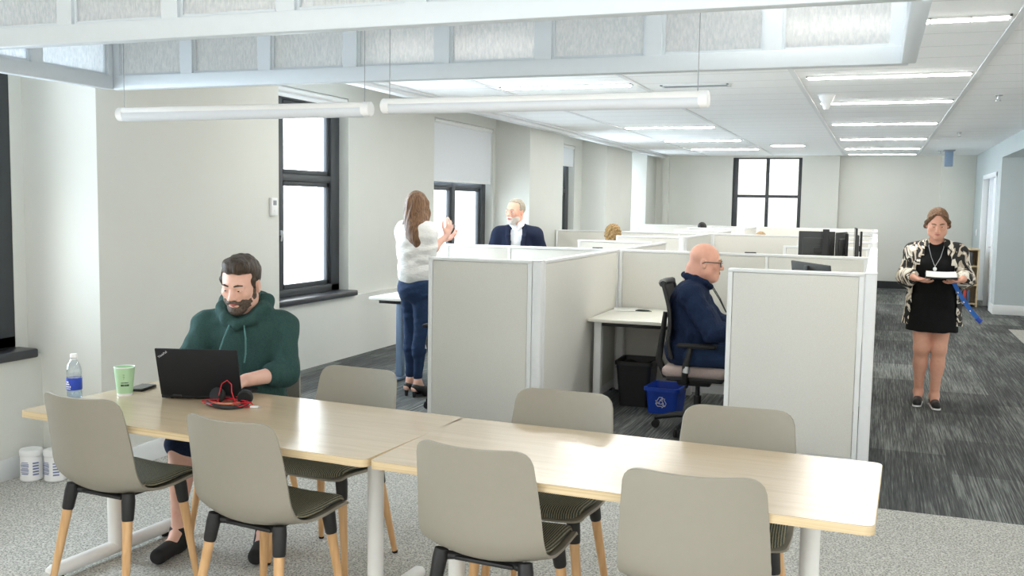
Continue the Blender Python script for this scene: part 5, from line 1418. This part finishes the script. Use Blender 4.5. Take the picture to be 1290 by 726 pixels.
# ---- long-haired woman seen from behind
def woman_sweater():
    root = thing('person', 'standing woman with long brown hair, white sweater and jeans, gesturing with raised arms', 'person', (-3.585, 7.30, 0), R_(155))
    J = dict(pelvis=(0, 0.0, 0.95), chest=(0, 0.015, 1.25), neck=(0, 0.01, 1.45), shL=(0.142, 0.01, 1.385), shR=(-0.142, 0.01, 1.385))
    elR, wrR = (-0.150, -0.02, 1.215), (-0.130, -0.215, 1.355)
    elL, wrL = (0.15, -0.13, 1.16), (0.01, -0.28, 1.31)
    hipL, hipR, knL, knR, anL, anR = (0.085, 0.0, 0.93), (-0.085, 0.0, 0.93), (0.075, -0.015, 0.53), (-0.072, 0.0, 0.53), (0.05, 0.02, 0.135), (-0.055, 0.02, 0.135)
    T = head_T((-0.005, -0.005, 1.595), 4, 24, 0, 0.98)
    b = Solid(0.0055)
    torso(b, J, -0.016, 0.90, 0.0, 0.0)
    arm(b, J['shL'], elL, wrL, -0.004); arm(b, J['shR'], elR, wrR, -0.004)
    leg(b, hipL, knL, anL, (0.055, -0.13, 0.028), -0.006); leg(b, hipR, knR, anR, (-0.065, -0.13, 0.028), -0.006)
    neck_to_head(b, J['neck'], T, 0.052, 0.047)
    hand(b, wrR, A(0.02, -0.42, 0.9), (0.95, -0.1, 0.0), 1, (0.10, 0.12, 0.2, 0.3), 0.1, 0.95, 0.22)
    hand(b, wrL, A(-0.45, -0.80, 0.25), (-0.3, 0.2, 0.9), -1, (0.15, 0.2, 0.3, 0.4), 0.1, 0.95, 0.22)
    b.frame(*T); head_solid(b, 0.95, 0.9, 0.85); reset(b)
    b.build('body', M['skin_a'], root)
    face_parts(root, T, 0.8, brow_mat=M['hair_long'])
    h = Solid(0.005).frame(*T)
    h.ell((0, 0.022, 0.040), (0.086, 0.102, 0.090), k=0.03)
    h.ell((0, 0.060, -0.06), (0.090, 0.066, 0.13), k=0.04); h.ell((-0.02, 0.085, -0.17), (0.088, 0.055, 0.13), k=0.04)
    h.ell((-0.090, 0.085, -0.23), (0.050, 0.048, 0.12), k=0.03); h.ell((-0.02, 0.112, -0.22), (0.056, 0.046, 0.11), k=0.03); h.ell((-0.065, 0.118, -0.285), (0.046, 0.034, 0.085), k=0.03)
    h.chain([(-0.082, 0.03, -0.08), (-0.098, 0.035, -0.18), (-0.10, 0.05, -0.28), (-0.09, 0.06, -0.35)], [0.03, 0.036, 0.032, 0.018], k=0.03)
    for s_ in (-1, 1): h.chain([(s_*0.076, -0.015, 0.03), (s_*0.086, 0.0, -0.06), (s_*0.085, 0.02, -0.16), (s_*0.075, 0.035, -0.26)], [0.022, 0.026, 0.028, 0.022], k=0.03)
    h.box((0, -0.11, -0.03), (0.058, 0.06, 0.10), k=0.02, sub=True)
    h.build('hair', M['hair_long'], root, folds(0.0055, [(95, 25, 10), (-70, 60, 8), (130, -40, 14)], 8))
    s = Solid(0.0055)
    torso(s, dict(J, pelvis=(0, 0.0, 1.03)), 0.018, 0.86)
    s.ell((0, -0.005, 1.06), (0.165, 0.135, 0.13), k=0.05)
    for s_ in (-1, 1): s.ell((s_*0.105, -0.005, 1.27), (0.075, 0.095, 0.15), k=0.08)
    for S_, E_, W_ in ((J['shL'], elL, wrL), (J['shR'], elR, wrR)):
        S_, E_ = A(*S_), A(*E_)
        s.cap(S_, S_*0.30+E_*0.70, 0.058, 0.054, k=0.06); s.ell((S_*0.5+E_*0.5)*A(0.68, 1, 0.95), (0.062, 0.070, 0.11), k=0.06)
    s.box((0, 0, 0.83), (0.4, 0.4, 0.105), k=0.008, sub=True)
    s.build('sweater', M['sweater'], root, folds(0.006, [(12, 10, 60), (30, 20, 48), (-25, 14, 75)], 21))
    j = Solid(0.0055)
    j.ell((0, 0.0, 0.93), (0.168, 0.128, 0.125), k=0.05); j.ell((0, 0.045, 0.895), (0.145, 0.095, 0.095), k=0.04)
    for h_, k_, a_ in ((hipL, knL, anL), (hipR, knR, anR)): leg(j, h_, k_, A(*a_)+A(0, 0, 0.045), None, 0.004, foot=False)
    j.build('jeans', M['jeans'], root, folds(0.0032, [(20, 20, 95), (40, -20, 70), (10, 30, 120)], 31))
    for x, a_ in ((0.055, anL), (-0.065, anR)):
        f = Solid(0.004); x0, y0, _ = a_
        f.cap((x0, y0+0.02, 0.085), (x, -0.14, 0.030), 0.036, 0.034, k=0.02); f.cap((x, -0.06, 0.03), (x, -0.16, 0.024), 0.036, 0.028, k=0.02)
        f.cap((x0, y0+0.035, 0.09), (x0, y0+0.038, 0.008), 0.022, 0.014, k=0.01); f.ell((x0, y0-0.01, 0.135), (0.028, 0.030, 0.05), k=0.01, sub=True)
        f.box((0, 0, -0.05), (0.5, 0.5, 0.05), k=0.002, sub=True); f.build('shoe', M['black'], root)
    w = Solid(0.004); 
    for s_ in (-1, 1): pass
woman_sweater()

# ---- man in the suit
def man_suit():
    root = thing('person', 'standing man with grey hair, white beard, navy suit jacket and open white shirt', 'person', (-3.365, 9.12, 0), R_(14))
    J = dict(pelvis=(0, 0.02, 0.93), chest=(0, 0.02, 1.215), neck=(0, 0.005, 1.41), shL=(0.172, 0.02, 1.315), shR=(-0.172, 0.02, 1.315))
    elL, wrL = (0.27, 0.03, 1.08), (0.25, -0.05, 0.84); elR, wrR = (-0.27, 0.03, 1.08), (-0.25, -0.05, 0.84)
    hips = ((0.09, 0.02, 0.9), (-0.09, 0.02, 0.9)); kns = ((0.1, 0.0, 0.5), (-0.1, 0.0, 0.5)); ans = ((0.1, 0.03, 0.09), (-0.1, 0.03, 0.09)); toes = ((0.12, -0.14, 0.03), (-0.12, -0.14, 0.03))
    T = head_T((-0.02, -0.02, 1.548), 0, -30, 0, 1.06)
    b = Solid(0.005)
    torso(b, J, -0.012); arm(b, J['shL'], elL, wrL); arm(b, J['shR'], elR, wrR)
    for h_, k_, a_, t_ in zip(hips, kns, ans, toes): leg(b, h_, k_, a_, t_)
    neck_to_head(b, J['neck'], T, 0.058, 0.055)
    hand(b, wrL, A(0, -0.15, -1), (-1, -0.2, 0), 1, (0.3,)*4); hand(b, wrR, A(0, -0.15, -1), (1, -0.2, 0), -1, (0.3,)*4)
    b.frame(*T); head_solid(b, 0.98, 1.0, 1.05); reset(b)
    b.build('body', M['skin_b'], root)
    face_parts(root, T, 0.6, brow_mat=M['hair_grey'], look=(-0.002, 0))
    d = Solid(0.003).frame(*T)
    d.ell((0, -0.022, -0.036), (0.0635, 0.073, 0.084), k=0.03); d.ell((0, -0.068, -0.098), (0.032, 0.026, 0.024), k=0.03)
    for s_ in (-1, 1): d.ell((s_*0.043, -0.014, -0.064), (0.023, 0.036, 0.030), k=0.02)
    d.box((0, -0.04, 0.028), (0.12, 0.14, 0.064), k=0.01, sub=True); d.ell((0, -0.088, -0.018), (0.060, 0.062, 0.042), k=0.012, sub=True)
    d.box((0, 0.06, -0.06), (0.12, 0.055, 0.09), k=0.01, sub=True); d.ell((0, -0.102, -0.0645), (0.020, 0.020, 0.007), k=0.004, sub=True)
    d.chain([(-0.028, -0.087, -0.060), (-0.012, -0.0985, -0.051), (0.012, -0.0985, -0.051), (0.028, -0.087, -0.060)], [0.005, 0.006, 0.006, 0.005], k=0.006)
    d.build('beard', M['beard_white'], root)
    h = Solid(0.0035).frame(*T)
    h.ell((0, 0.014, 0.040), (0.080, 0.100, 0.0865), k=0.02)
    h.box((0, -0.105, 0.0), (0.066, 0.062, 0.098), rot_euler(-16, 0, 0), k=0.012, sub=True); h.box((0, -0.03, -0.095), (0.12, 0.075, 0.085), k=0.012, sub=True)
    for s_ in (-1, 1): h.box((s_*0.085, -0.085, 0.0), (0.04, 0.042, 0.06), k=0.012, sub=True)
    h.build('hair', M['hair_grey'], root, folds(0.002, [(150, 40, 60), (-120, 90, 30)], 5))
    s = Solid(0.005); torso(s, J, 0.006); s.cap(A(0, 0.01, 1.38), A(0, -0.005, 1.43), 0.070, 0.066, k=0.02); s.box((0, 0, 0.80), (0.4, 0.4, 0.12), k=0.01, sub=True)
    s.ell((0, -0.11, 1.415), (0.026, 0.06, 0.055), k=0.01, sub=True)
    for s_ in (-1, 1): s.chain([(s_*0.018, -0.092, 1.375), (s_*0.058, -0.052, 1.425), (s_*0.066, 0.02, 1.455)], [0.012, 0.016, 0.014], k=0.008)
    so = s.build('shirt', M['shirt_white'], root, folds(0.002, [(40, 10, 20), (20, 10, 60)], 4))
    for i, z in enumerate((1.33, 1.25, 1.17)):
        e = Solid(0.0025); e.ell((0, -0.122-0.005*i, z), (0.006, 0.004, 0.006), k=0.001); e.build('button', M['white_plastic'], so, smooth=0)
    c = Solid(0.005); torso(c, J, 0.022, 1.02)
    arm(c, J['shL'], elL, A(*wrL)+A(0, 0, 0.03), 0.018, (0.062, 0.052, 0.050, 0.040)); arm(c, J['shR'], elR, A(*wrR)+A(0, 0, 0.03), 0.018, (0.062, 0.052, 0.050, 0.040))
    c.ecyl((0, 0.02, 0.78), (0.20, 0.15), (0, 0.02, 1.05), (0.165, 0.135), k=0.04)
    for s_ in (-1, 1): c.chain([(s_*0.068, 0.045, 1.42), (s_*0.085, -0.04, 1.40), (s_*0.082, -0.118, 1.31), (s_*0.062, -0.142, 1.20), (s_*0.03, -0.15, 1.10)], [0.013, 0.018, 0.022, 0.020, 0.012], k=0.01)
    # the open front
    for z, wx in ((1.42, 0.070), (1.36, 0.066), (1.30, 0.062), (1.24, 0.056), (1.18, 0.046), (1.12, 0.034), (1.06, 0.024)): c.box((0, -0.15, z), (wx-0.008, 0.09, 0.034), k=0.01, sub=True)
    c.ell((0, -0.02, 1.46), (0.062, 0.075, 0.075), k=0.01, sub=True)
    c.build('jacket', M['suit'], root, folds(0.0025, [(30, 10, 30), (14, 20, 50)], 6))
    p = Solid(0.007)
    p.ell((0, 0.02, 0.90), (0.172, 0.128, 0.12), k=0.05)
    for h_, k_, a_ in zip(hips, kns, ans): leg(p, h_, k_, A(*a_)+A(0, 0, 0.0), None, 0.022, foot=False, calf=False)
    p.build('trousers', M['suit'], root)
    for a_, t_ in zip(ans, toes):
        f = Solid(0.005); f.cap((a_[0], a_[1]+0.03, 0.045), (t_[0], t_[1]-0.01, 0.036), 0.042, 0.036, k=0.02); f.box((0, 0, -0.05), (0.5, 0.5, 0.05), k=0.002, sub=True); f.build('shoe', M['black'], root)
man_suit()

# ---- bald man in navy at his desk
def man_navy():
    root = thing('person', 'seated bald man with glasses and navy shirt, in profile facing right', 'person', (-1.185, 7.0, 0), R_(96))
    J = dict(pelvis=(0, 0.07, 0.60), chest=(0, 0.055, 0.905), neck=(0, 0.02, 1.09), shL=(0.20, 0.04, 1.01), shR=(-0.20, 0.04, 1.01))
    elR, wrR = (-0.27, -0.12, 0.76), (-0.17, -0.36, 0.775); elL, wrL = (0.27, -0.12, 0.76), (0.17, -0.36, 0.775)
    hipL, hipR, knL, knR, anL, anR = (0.10, 0.03, 0.585), (-0.10, 0.03, 0.585), (0.15, -0.40, 0.55), (-0.15, -0.40, 0.55), (0.15, -0.36, 0.09), (-0.15, -0.36, 0.09)
    T = head_T((0, -0.045, 1.235), 5, 2, 0, 1.10)
    b = Solid(0.0045)
    torso(b, J, -0.012, 1.05, 0.05); arm(b, J['shL'], elL, wrL); arm(b, J['shR'], elR, wrR)
    leg(b, hipL, knL, anL, (0.15, -0.54, 0.032)); leg(b, hipR, knR, anR, (-0.15, -0.54, 0.032))
    neck_to_head(b, J['neck'], T, 0.074, 0.068)
    b.cap((0, 0.055, 1.10), (0, 0.045, 1.19), 0.055, 0.05, 0.03)
    hand(b, wrL, A(-0.15, -1, -0.05), (0, 0, -1), 1, (0.5,)*4); hand(b, wrR, A(0.15, -1, -0.05), (0, 0, -1), -1, (0.5,)*4)
    b.frame(*T); head_solid(b, 1.02, 1.15, 1.1, 0.008); b.ell((0, -0.045, -0.100), (0.048, 0.042, 0.03), k=0.03); reset(b)
    b.build('body', M['skin_b'], root)
    face_parts(root, T, 0.6, brow_mat=M['hair_tan'])
    g = Solid(0.0018).frame(*T)
    for s_ in (-1, 1):
        ring = [(s_*0.033+0.0225*math.cos(a), -0.1035-0.0*math.sin(a)+0.006*abs(math.cos(a)), -0.001+0.018*math.sin(a)) for a in np.linspace(0, 2*math.pi, 15)]
        g.chain(ring, [0.003]*15, k=0.001)
        g.chain([(s_*0.0555, -0.097, 0.006), (s_*0.076, -0.05, 0.006), (s_*0.086, 0.0, 0.004), (s_*0.087, 0.018, -0.006)], [0.003]*4, k=0.001)
    g.chain([(-0.0105, -0.1055, 0.002), (0, -0.109, 0.006), (0.0105, -0.1055, 0.002)], [0.002]*3, k=0.001)
    go = g.build('glasses', M['print_dark'], root, smooth=0)
    for s_ in (-1, 1):
        l = Solid(0.002).frame(*T); l.ell((s_*0.033, -0.1005, -0.001), (0.021, 0.0015, 0.0165), k=0.001); l.build('lens', M['glass'], go, smooth=0)
    c = Solid(0.005); torso(c, J, 0.016, 1.10, 0.085)
    arm(c, J['shL'], elL, A(*wrL)+A(0, 0.03, 0), 0.018, (0.066, 0.054, 0.050, 0.040)); arm(c, J['shR'], elR, A(*wrR)+A(0, 0.03, 0), 0.018, (0.066, 0.054, 0.050, 0.040))
    c.chain([(0.0, -0.085, 1.06), (0.06, -0.055, 1.09), (0.082, 0.02, 1.12), (0.05, 0.085, 1.135), (0, 0.10, 1.135), (-0.05, 0.085, 1.135), (-0.082, 0.02, 1.12), (-0.06, -0.055, 1.09), (0.0, -0.085, 1.06)], [0.018, 0.020, 0.022, 0.022, 0.022, 0.022, 0.022, 0.020, 0.018], k=0.012)
    c.build('shirt', M['shirt_navy'], root, folds(0.008, [(16, 30, 50), (50, 10, 20), (-30, 28, 60), (70, 50, 40)], 15))
    l = Solid(0.003); l.chain([(0.055, -0.10, 1.055), (0.045, -0.155, 0.97), (0.02, -0.20, 0.88)], [0.004]*3, k=0.003); l.chain([(-0.055, -0.10, 1.055), (-0.045, -0.155, 0.97), (0.0, -0.20, 0.88)], [0.004]*3, k=0.003); l.build('lanyard', M['print_dark'], root)
    p = Solid(0.006)
    p.ell((0, 0.06, 0.61), (0.185, 0.15, 0.115), k=0.05)
    for h_, k_, a_ in ((hipL, knL, anL), (hipR, knR, anR)): leg(p, h_, k_, a_, None, 0.016, foot=False, calf=False)
    p.build('jeans', M['jeans'], root, folds(0.0035, [(40, 30, 60), (20, 60, 20)], 7))
    for a_ in (anL, anR):
        f = Solid(0.005); f.cap((a_[0], a_[1]+0.03, 0.045), (a_[0], -0.55, 0.036), 0.043, 0.037, k=0.02); f.box((0, 0, -0.05), (0.5, 0.9, 0.05), k=0.002, sub=True); f.build('shoe', M['black'], root)
man_navy()

# ---- woman walking up the aisle
def woman_walking():
    root = thing('person', 'woman in black dress and patterned jacket walking up the aisle, reading papers', 'person', (0.465, 8.78, 0), R_(-2))
    J = dict(pelvis=(0, 0.0, 0.90), chest=(0, 0.01, 1.185), neck=(0, 0.015, 1.37), shL=(0.158, 0.015, 1.275), shR=(-0.158, 0.015, 1.275))
    elR, wrR = (-0.222, 0.0, 1.075), (-0.165, -0.225, 1.085); elL, wrL = (0.228, 0.0, 1.075), (0.205, -0.225, 1.085)
    hipL, hipR, knL, knR, anL, anR = (0.085, 0.0, 0.87), (-0.085, 0.0, 0.87), (0.062, -0.045, 0.48), (-0.075, -0.06, 0.48), (0.045, -0.03, 0.09), (-0.078, 0.035, 0.105)
    toeL, toeR = (0.062, -0.20, 0.030), (-0.085, -0.125, 0.028)
    T = head_T((0, -0.035, 1.523), 17, 2, 0, 1.03)
    b = Solid(0.0048)
    torso(b, J, -0.006, 1.0, 0.01, 0.02); arm(b, J['shL'], elL, wrL); arm(b, J['shR'], elR, wrR)
    leg(b, hipL, knL, anL, toeL, 0.002); leg(b, hipR, knR, anR, toeR, 0.002)
    for k_ in (knL, knR): b.ell(A(*k_)+A(0, -0.012, 0.012), (0.047, 0.047, 0.05), k=0.03)
    neck_to_head(b, J['neck'], T, 0.056, 0.052)
    hand(b, wrR, A(0.72, -0.58, -0.26), (0.1, 0.2, 1), -1, (0.02, 0.02, 0.05, 0.05), 0.6, 0.95); hand(b, wrL, A(-0.66, -0.62, -0.26), (-0.1, 0.2, 1), 1, (0.02, 0.02, 0.05, 0.05), 0.6, 0.95)
    b.frame(*T); head_solid(b, 1.0, 1.02, 0.92, 0.004); reset(b)
    b.build('body', M['skin_c'], root)
    face_parts(root, T, 0.25, brow_mat=M['hair_walk'])
    h = Solid(0.0035).frame(*T)
    h.ell((0, 0.018, 0.042), (0.081, 0.101, 0.086), k=0.02); h.ell((0, 0.042, -0.015), (0.083, 0.068, 0.070), k=0.02); h.ell((0, 0.11, -0.01), (0.045, 0.04, 0.045), k=0.02)
    h.ell((0, -0.100, 0.000), (0.070, 0.078, 0.098), k=0.010, sub=True); h.box((0, -0.03, -0.11), (0.12, 0.07, 0.065), k=0.012, sub=True); h.cap((0, -0.07, 0.142), (0, 0.03, 0.15), 0.006, k=0.014, sub=True)
    for s_ in (-1, 1): h.chain([(s_*0.020, -0.078, 0.100), (s_*0.058, -0.058, 0.066), (s_*0.080, -0.015, 0.016), (s_*0.082, 0.03, -0.03), (s_*0.055, 0.08, -0.04)], [0.010, 0.014, 0.016, 0.018, 0.02], k=0.014)
    h.build('hair', M['hair_walk'], root, folds(0.0012, [(160, 20, 60), (-140, 30, 60)], 5))
    d = Solid(0.005)
    torso(d, J, 0.006, 1.0, 0.03, 0.03)
    d.ecyl((0, 0.0, 0.63), (0.205, 0.165), (0, 0.0, 0.93), (0.172, 0.128), k=0.05)
    d.ell((0, -0.055, 1.40), (0.07, 0.075, 0.05), k=0.01, sub=True)
    d.ell((0, 0.0, 0.585), (0.175, 0.135, 0.06), k=0.01, sub=True)
    d.build('dress', M['dress'], root, folds(0.004, [(40, 30, 8), (60, 20, 12), (20, 10, 50)], 9))
    c = Solid(0.005); torso(c, J, 0.026, 1.03, 0.02, 0.02)
    arm(c, J['shL'], elL, A(*elL)*0.25+A(*wrL)*0.75, 0.018, (0.058, 0.055, 0.058, 0.050)); arm(c, J['shR'], elR, A(*elR)*0.25+A(*wrR)*0.75, 0.018, (0.058, 0.055, 0.058, 0.050))
    c.ecyl((0, 0.03, 0.68), (0.235, 0.165), (0, 0.02, 1.05), (0.19, 0.145), k=0.05)
    for z, wx in ((1.36, 0.055), (1.29, 0.085), (1.22, 0.115), (1.14, 0.145), (1.06, 0.16), (0.98, 0.165), (0.90, 0.17), (0.82, 0.175), (0.74, 0.18), (0.66, 0.18)): c.box((0, -0.19, z), (wx, 0.165, 0.042), k=0.006, sub=True)
    for s_, E_, W_ in ((1, elL, wrL), (-1, elR, wrR)):
        c.chain([A(*E_), A(*E_)*0.27+A(*W_)*0.73], [0.068, 0.064], k=0.01)
    c.ell((0, -0.02, 1.42), (0.066, 0.075, 0.075), k=0.01, sub=True); c.ell((0, 0.01, 0.66), (0.20, 0.13, 0.07), k=0.01, sub=True)
    c.build('jacket', M['kimono'], root, folds(0.004, [(40, 30, 10), (20, 40, 30)], 12))
    n = Solid(0.0022); pts = [(-0.060, -0.035, 1.375), (-0.056, -0.095, 1.33), (-0.035, -0.148, 1.25), (-0.004, -0.172, 1.175)]
    n.chain(pts, [0.0026]*4, k=0.001); n.chain([(-p[0]-0.008 if i == 3 else -p[0], p[1], p[2]) for i, p in enumerate(pts)], [0.0026]*4, k=0.001); no = n.build('necklace', M['silver'], root)
    n = Solid(0.0025); n.ell((-0.004, -0.178, 1.155), (0.015, 0.008, 0.018), k=0.002); n.build('pendant', M['white_plastic'], no)
    w = Solid(0.003); wv = nrm(A(*wrR)-A(*elR)); w.cap(A(*wrR)-wv*0.03, A(*wrR)-wv*0.012, 0.036, 0.035, k=0.002); w.build('watch', M['print_dark'], root)
    for a_, t_ in ((anL, toeL), (anR, toeR)):
        dd = nrm((A(*t_)-A(*a_))*A(1, 1, 0)); heel = A(a_[0], a_[1], a_[2]-0.045)-dd*0.035
        f = Solid(0.0035); f.cap(heel, A(*t_)+A(0, 0, 0.006), 0.0385, 0.035, k=0.02); f.ell(A(*a_)+A(0, 0, 0.015)-dd*0.005, (0.036, 0.036, 0.055), k=0.012, sub=True); f.ell(A(*a_)+dd*0.05+A(0, 0, -0.005), (0.026, 0.040, 0.030), k=0.01, sub=True)
        f.box((0, 0, -0.043), (0.5, 0.5, 0.05), k=0.002, sub=True); fo = f.build('shoe', M['black'], root)
        s_ = Solid(0.0035); s_.cap(heel*A(1, 1, 0)+A(0, 0, 0.012), A(t_[0], t_[1], 0.012), 0.040, 0.0365, k=0.01); s_.box((0, 0, -0.047), (0.5, 0.5, 0.05), k=0.001, sub=True); s_.box((0, 0, 0.067), (0.5, 0.5, 0.05), k=0.001, sub=True); s_.build('sole', M['white_plastic'], fo)
    return root
woman_walking()
t = thing('document', 'sheaf of white papers on a dark clipboard held by the walking woman', 'papers', (0.495, 8.44, 1.112), R_(-2))
b = MB(); b.box((0, 0, 0), (0.235, 0.30, 0.008), (R_(5), 0, 0), 0.003); b.build('clipboard', M['black'], t)
b = MB(); b.sheet(lambda u, v: (0.225*(u-0.5), 0.29*(v-0.5), 0.009+0.0875*0.29*(v-0.5)+0.006*(2*u-1)**2), 10, 10, 0.004); b.build('sheet', M['paper'], t)
t = thing('lanyard', 'blue printed lanyard dangling from the hand of the walking woman', 'lanyard', (0.585, 8.47, 1.06))
b = MB(); P = [(0, 0.0, 0), (0.03, -0.02, -0.06), (0.085, -0.03, -0.15), (0.14, -0.03, -0.225), (0.185, -0.025, -0.275)]
def strap(u, v):
    p = cr(P, u); return (p[0]+0.010*(v-0.5)*1.3, p[1], p[2]+0.017*(v-0.5))
b.sheet(strap, 20, 5, 0.003); b.build('strap', M['lanyard'], t)
b = MB(); b.sheet(lambda u, v: (lambda p: (p[0]+0.012+0.013*(v-0.5), p[1]+0.012, p[2]+0.004+0.017*(v-0.5)))(cr(P, u)), 20, 5, 0.003); b.build('strap', M['lanyard'], t)
b = MB(); b.box((0.20, -0.02, -0.288), (0.05, 0.012, 0.035), (0, R_(40), 0), 0.005); b.build('buckle', M['bin_blue'], t)
b = MB()
for f_ in (0.3, 0.5, 0.72):
    p = cr(P, f_); b.box((p[0], p[1]-0.004, p[2]), (0.012, 0.002, 0.008), (0, R_(55), 0))
b.build('lettering', M['white_plastic'], t)

# ---- people whose heads just show above the partitions
def seated_behind(label, loc, rz, top, hair_mat, shirt_mat, curly=False):
    root = thing('person', label, 'person', (loc[0], loc[1], 0), rz)
    dz = top-1.335
    J = dict(pelvis=(0, 0.07, 0.58), chest=(0, 0.05, 0.88+dz*0.7), neck=(0, 0.02, 1.06+dz), shL=(0.18, 0.04, 0.99+dz), shR=(-0.18, 0.04, 0.99+dz))
    T = head_T((0, -0.02, 1.205+dz), 8, 0, 0, 1.0)
    els = ((0.25, -0.08, 0.75), (-0.25, -0.08, 0.75)); wrs = ((0.14, -0.30, 0.765), (-0.14, -0.30, 0.765))
    hips = ((0.09, 0.03, 0.57), (-0.09, 0.03, 0.57)); kns = ((0.13, -0.38, 0.52), (-0.13, -0.38, 0.52)); ans = ((0.13, -0.34, 0.085), (-0.13, -0.34, 0.085))
    b = Solid(0.007); torso(b, J, -0.01)
    for S_, e, w_, sd in zip((J['shL'], J['shR']), els, wrs, (1, -1)): arm(b, S_, e, w_); hand(b, w_, A(-0.2*sd, -1, 0), (0, 0, -1), sd, (0.4,)*4)
    for h_, k_, a_ in zip(hips, kns, ans): leg(b, h_, k_, a_, (a_[0], -0.52, 0.03))
    neck_to_head(b, J['neck'], T); b.frame(*T); head_solid(b); reset(b); b.build('body', M['skin_a'], root)
    h = Solid(0.006).frame(*T); h.ell((0, 0.02, 0.045), (0.088, 0.104, 0.088), k=0.03)
    if curly:
        h.ell((0, 0.05, -0.02), (0.115, 0.085, 0.13), k=0.04); h.ell((0, 0.02, 0.06), (0.10, 0.10, 0.085), k=0.03)
    h.box((0, -0.11, -0.03), (0.062, 0.06, 0.09), k=0.02, sub=True)
    h.build('hair', hair_mat, root, folds(0.016 if curly else 0.002, [(110, 60, 70), (-80, 100, 60), (70, -60, 110)], 3))
    s = Solid(0.007); torso(s, J, 0.014)
    for S_, e, w_ in zip((J['shL'], J['shR']), els, wrs): arm(s, S_, e, A(*w_)+A(0, 0.03, 0), 0.014)
    s.build('shirt', shirt_mat, root)
    p = Solid(0.008); p.ell((0, 0.06, 0.59), (0.18, 0.14, 0.11), k=0.05)
    for h_, k_, a_ in zip(hips, kns, ans): leg(p, h_, k_, a_, None, 0.014, foot=False, calf=False)
    p.build('trousers', M['jeans'], root)
    for a_ in ans:
        f = Solid(0.006); f.cap((a_[0], a_[1]+0.03, 0.045), (a_[0], -0.53, 0.036), 0.042, 0.036, k=0.02); f.box((0, 0, -0.05), (0.5, 0.9, 0.05), k=0.002, sub=True); f.build('shoe', M['black'], root)
    return root
seated_behind('person with curly blond hair seen from behind above the partitions', (-3.50, 13.40, 0), R_(195), 1.345, M['hair_curly'], M['sweater'], True)
seated_behind('person whose black hair just shows above the farthest partition on the window side', (-3.22, 19.2, 0), R_(180), 1.325, M['hair_black'], M['shirt_navy'])
seated_behind('person whose sandy hair barely shows above the middle block, left of the monitors', (-1.68, 15.4, 0), R_(180), 1.262, M['hair_tan'], M['shirt_white'])
office_chair('black office chair under the curly-haired person', (-3.50, 13.38), R_(195), M['black_soft'], 0.98)
office_chair('black office chair under the black-haired person near the end wall', (-3.22, 19.18), R_(180), M['black_soft'], 0.98)
office_chair('black office chair under the sandy-haired person in the middle block', (-1.68, 15.38), R_(180), M['black_soft'], 0.98)
# ------------------------------------------------------------------ camera, light, view
FPX = 1224.06
yaw, pitch, roll = R_(20.5054), R_(4.9633), R_(0.93415)
f_ = Vector((-math.sin(yaw)*math.cos(pitch), math.cos(yaw)*math.cos(pitch), -math.sin(pitch)))
r_ = Vector((math.cos(yaw), math.sin(yaw), 0)); u_ = r_.cross(f_)
r2 = r_*math.cos(roll)+u_*math.sin(roll); u2 = -r_*math.sin(roll)+u_*math.cos(roll)
cd = bpy.data.cameras.new('camera'); cam = bpy.data.objects.new('camera', cd); COL.objects.link(cam)
Mc = Matrix((r2, u2, -f_)).transposed().to_4x4(); Mc.translation = (0, 0, 1.63)
cam.matrix_world = Mc
cd.sensor_width = 36; cd.lens = 36*FPX/1290; cd.clip_start = 0.05; cd.clip_end = 200
scn.camera = cam
wd = bpy.data.worlds.new('daylight'); scn.world = wd; wd.use_nodes = True
wt = wd.node_tree; bg = wt.nodes['Background']
# open street sky on the window side, duller towards the rest of the building
tc = wt.nodes.new('ShaderNodeTexCoord'); sx = wt.nodes.new('ShaderNodeSeparateXYZ'); wt.links.new(tc.outputs['Generated'], sx.inputs[0])
mr = wt.nodes.new('ShaderNodeMapRange'); mr.inputs['From Min'].default_value = -0.35; mr.inputs['From Max'].default_value = -0.92
mr.inputs['To Min'].default_value = 1.3; mr.inputs['To Max'].default_value = 18.0; wt.links.new(sx.outputs['X'], mr.inputs['Value'])
mc = wt.nodes.new('ShaderNodeMapRange'); mc.inputs['From Min'].default_value = -0.30; mc.inputs['From Max'].default_value = -0.75; wt.links.new(sx.outputs['X'], mc.inputs['Value'])
mx = wt.nodes.new('ShaderNodeMix'); mx.data_type = 'RGBA'; mx.inputs[6].default_value = (1.0, 0.965, 0.89, 1); mx.inputs[7].default_value = (0.80, 0.90, 1.0, 1)
wt.links.new(mc.outputs[0], mx.inputs[0]); wt.links.new(mx.outputs[2], bg.inputs['Color']); wt.links.new(mr.outputs[0], bg.inputs['Strength'])
scn.view_settings.view_transform = 'Standard'
try: scn.view_settings.look = 'None'
except Exception: pass
scn.view_settings.exposure = 0.43; scn.view_settings.gamma = 1.0; scn.view_settings.use_curve_mapping = False
try:
    scn.cycles.use_denoising = True; scn.cycles.denoiser = 'OPENIMAGEDENOISE'
    scn.cycles.max_bounces = 10; scn.cycles.diffuse_bounces = 6; scn.cycles.transparent_max_bounces = 16
    scn.cycles.sample_clamp_indirect = 8.0
except Exception: pass
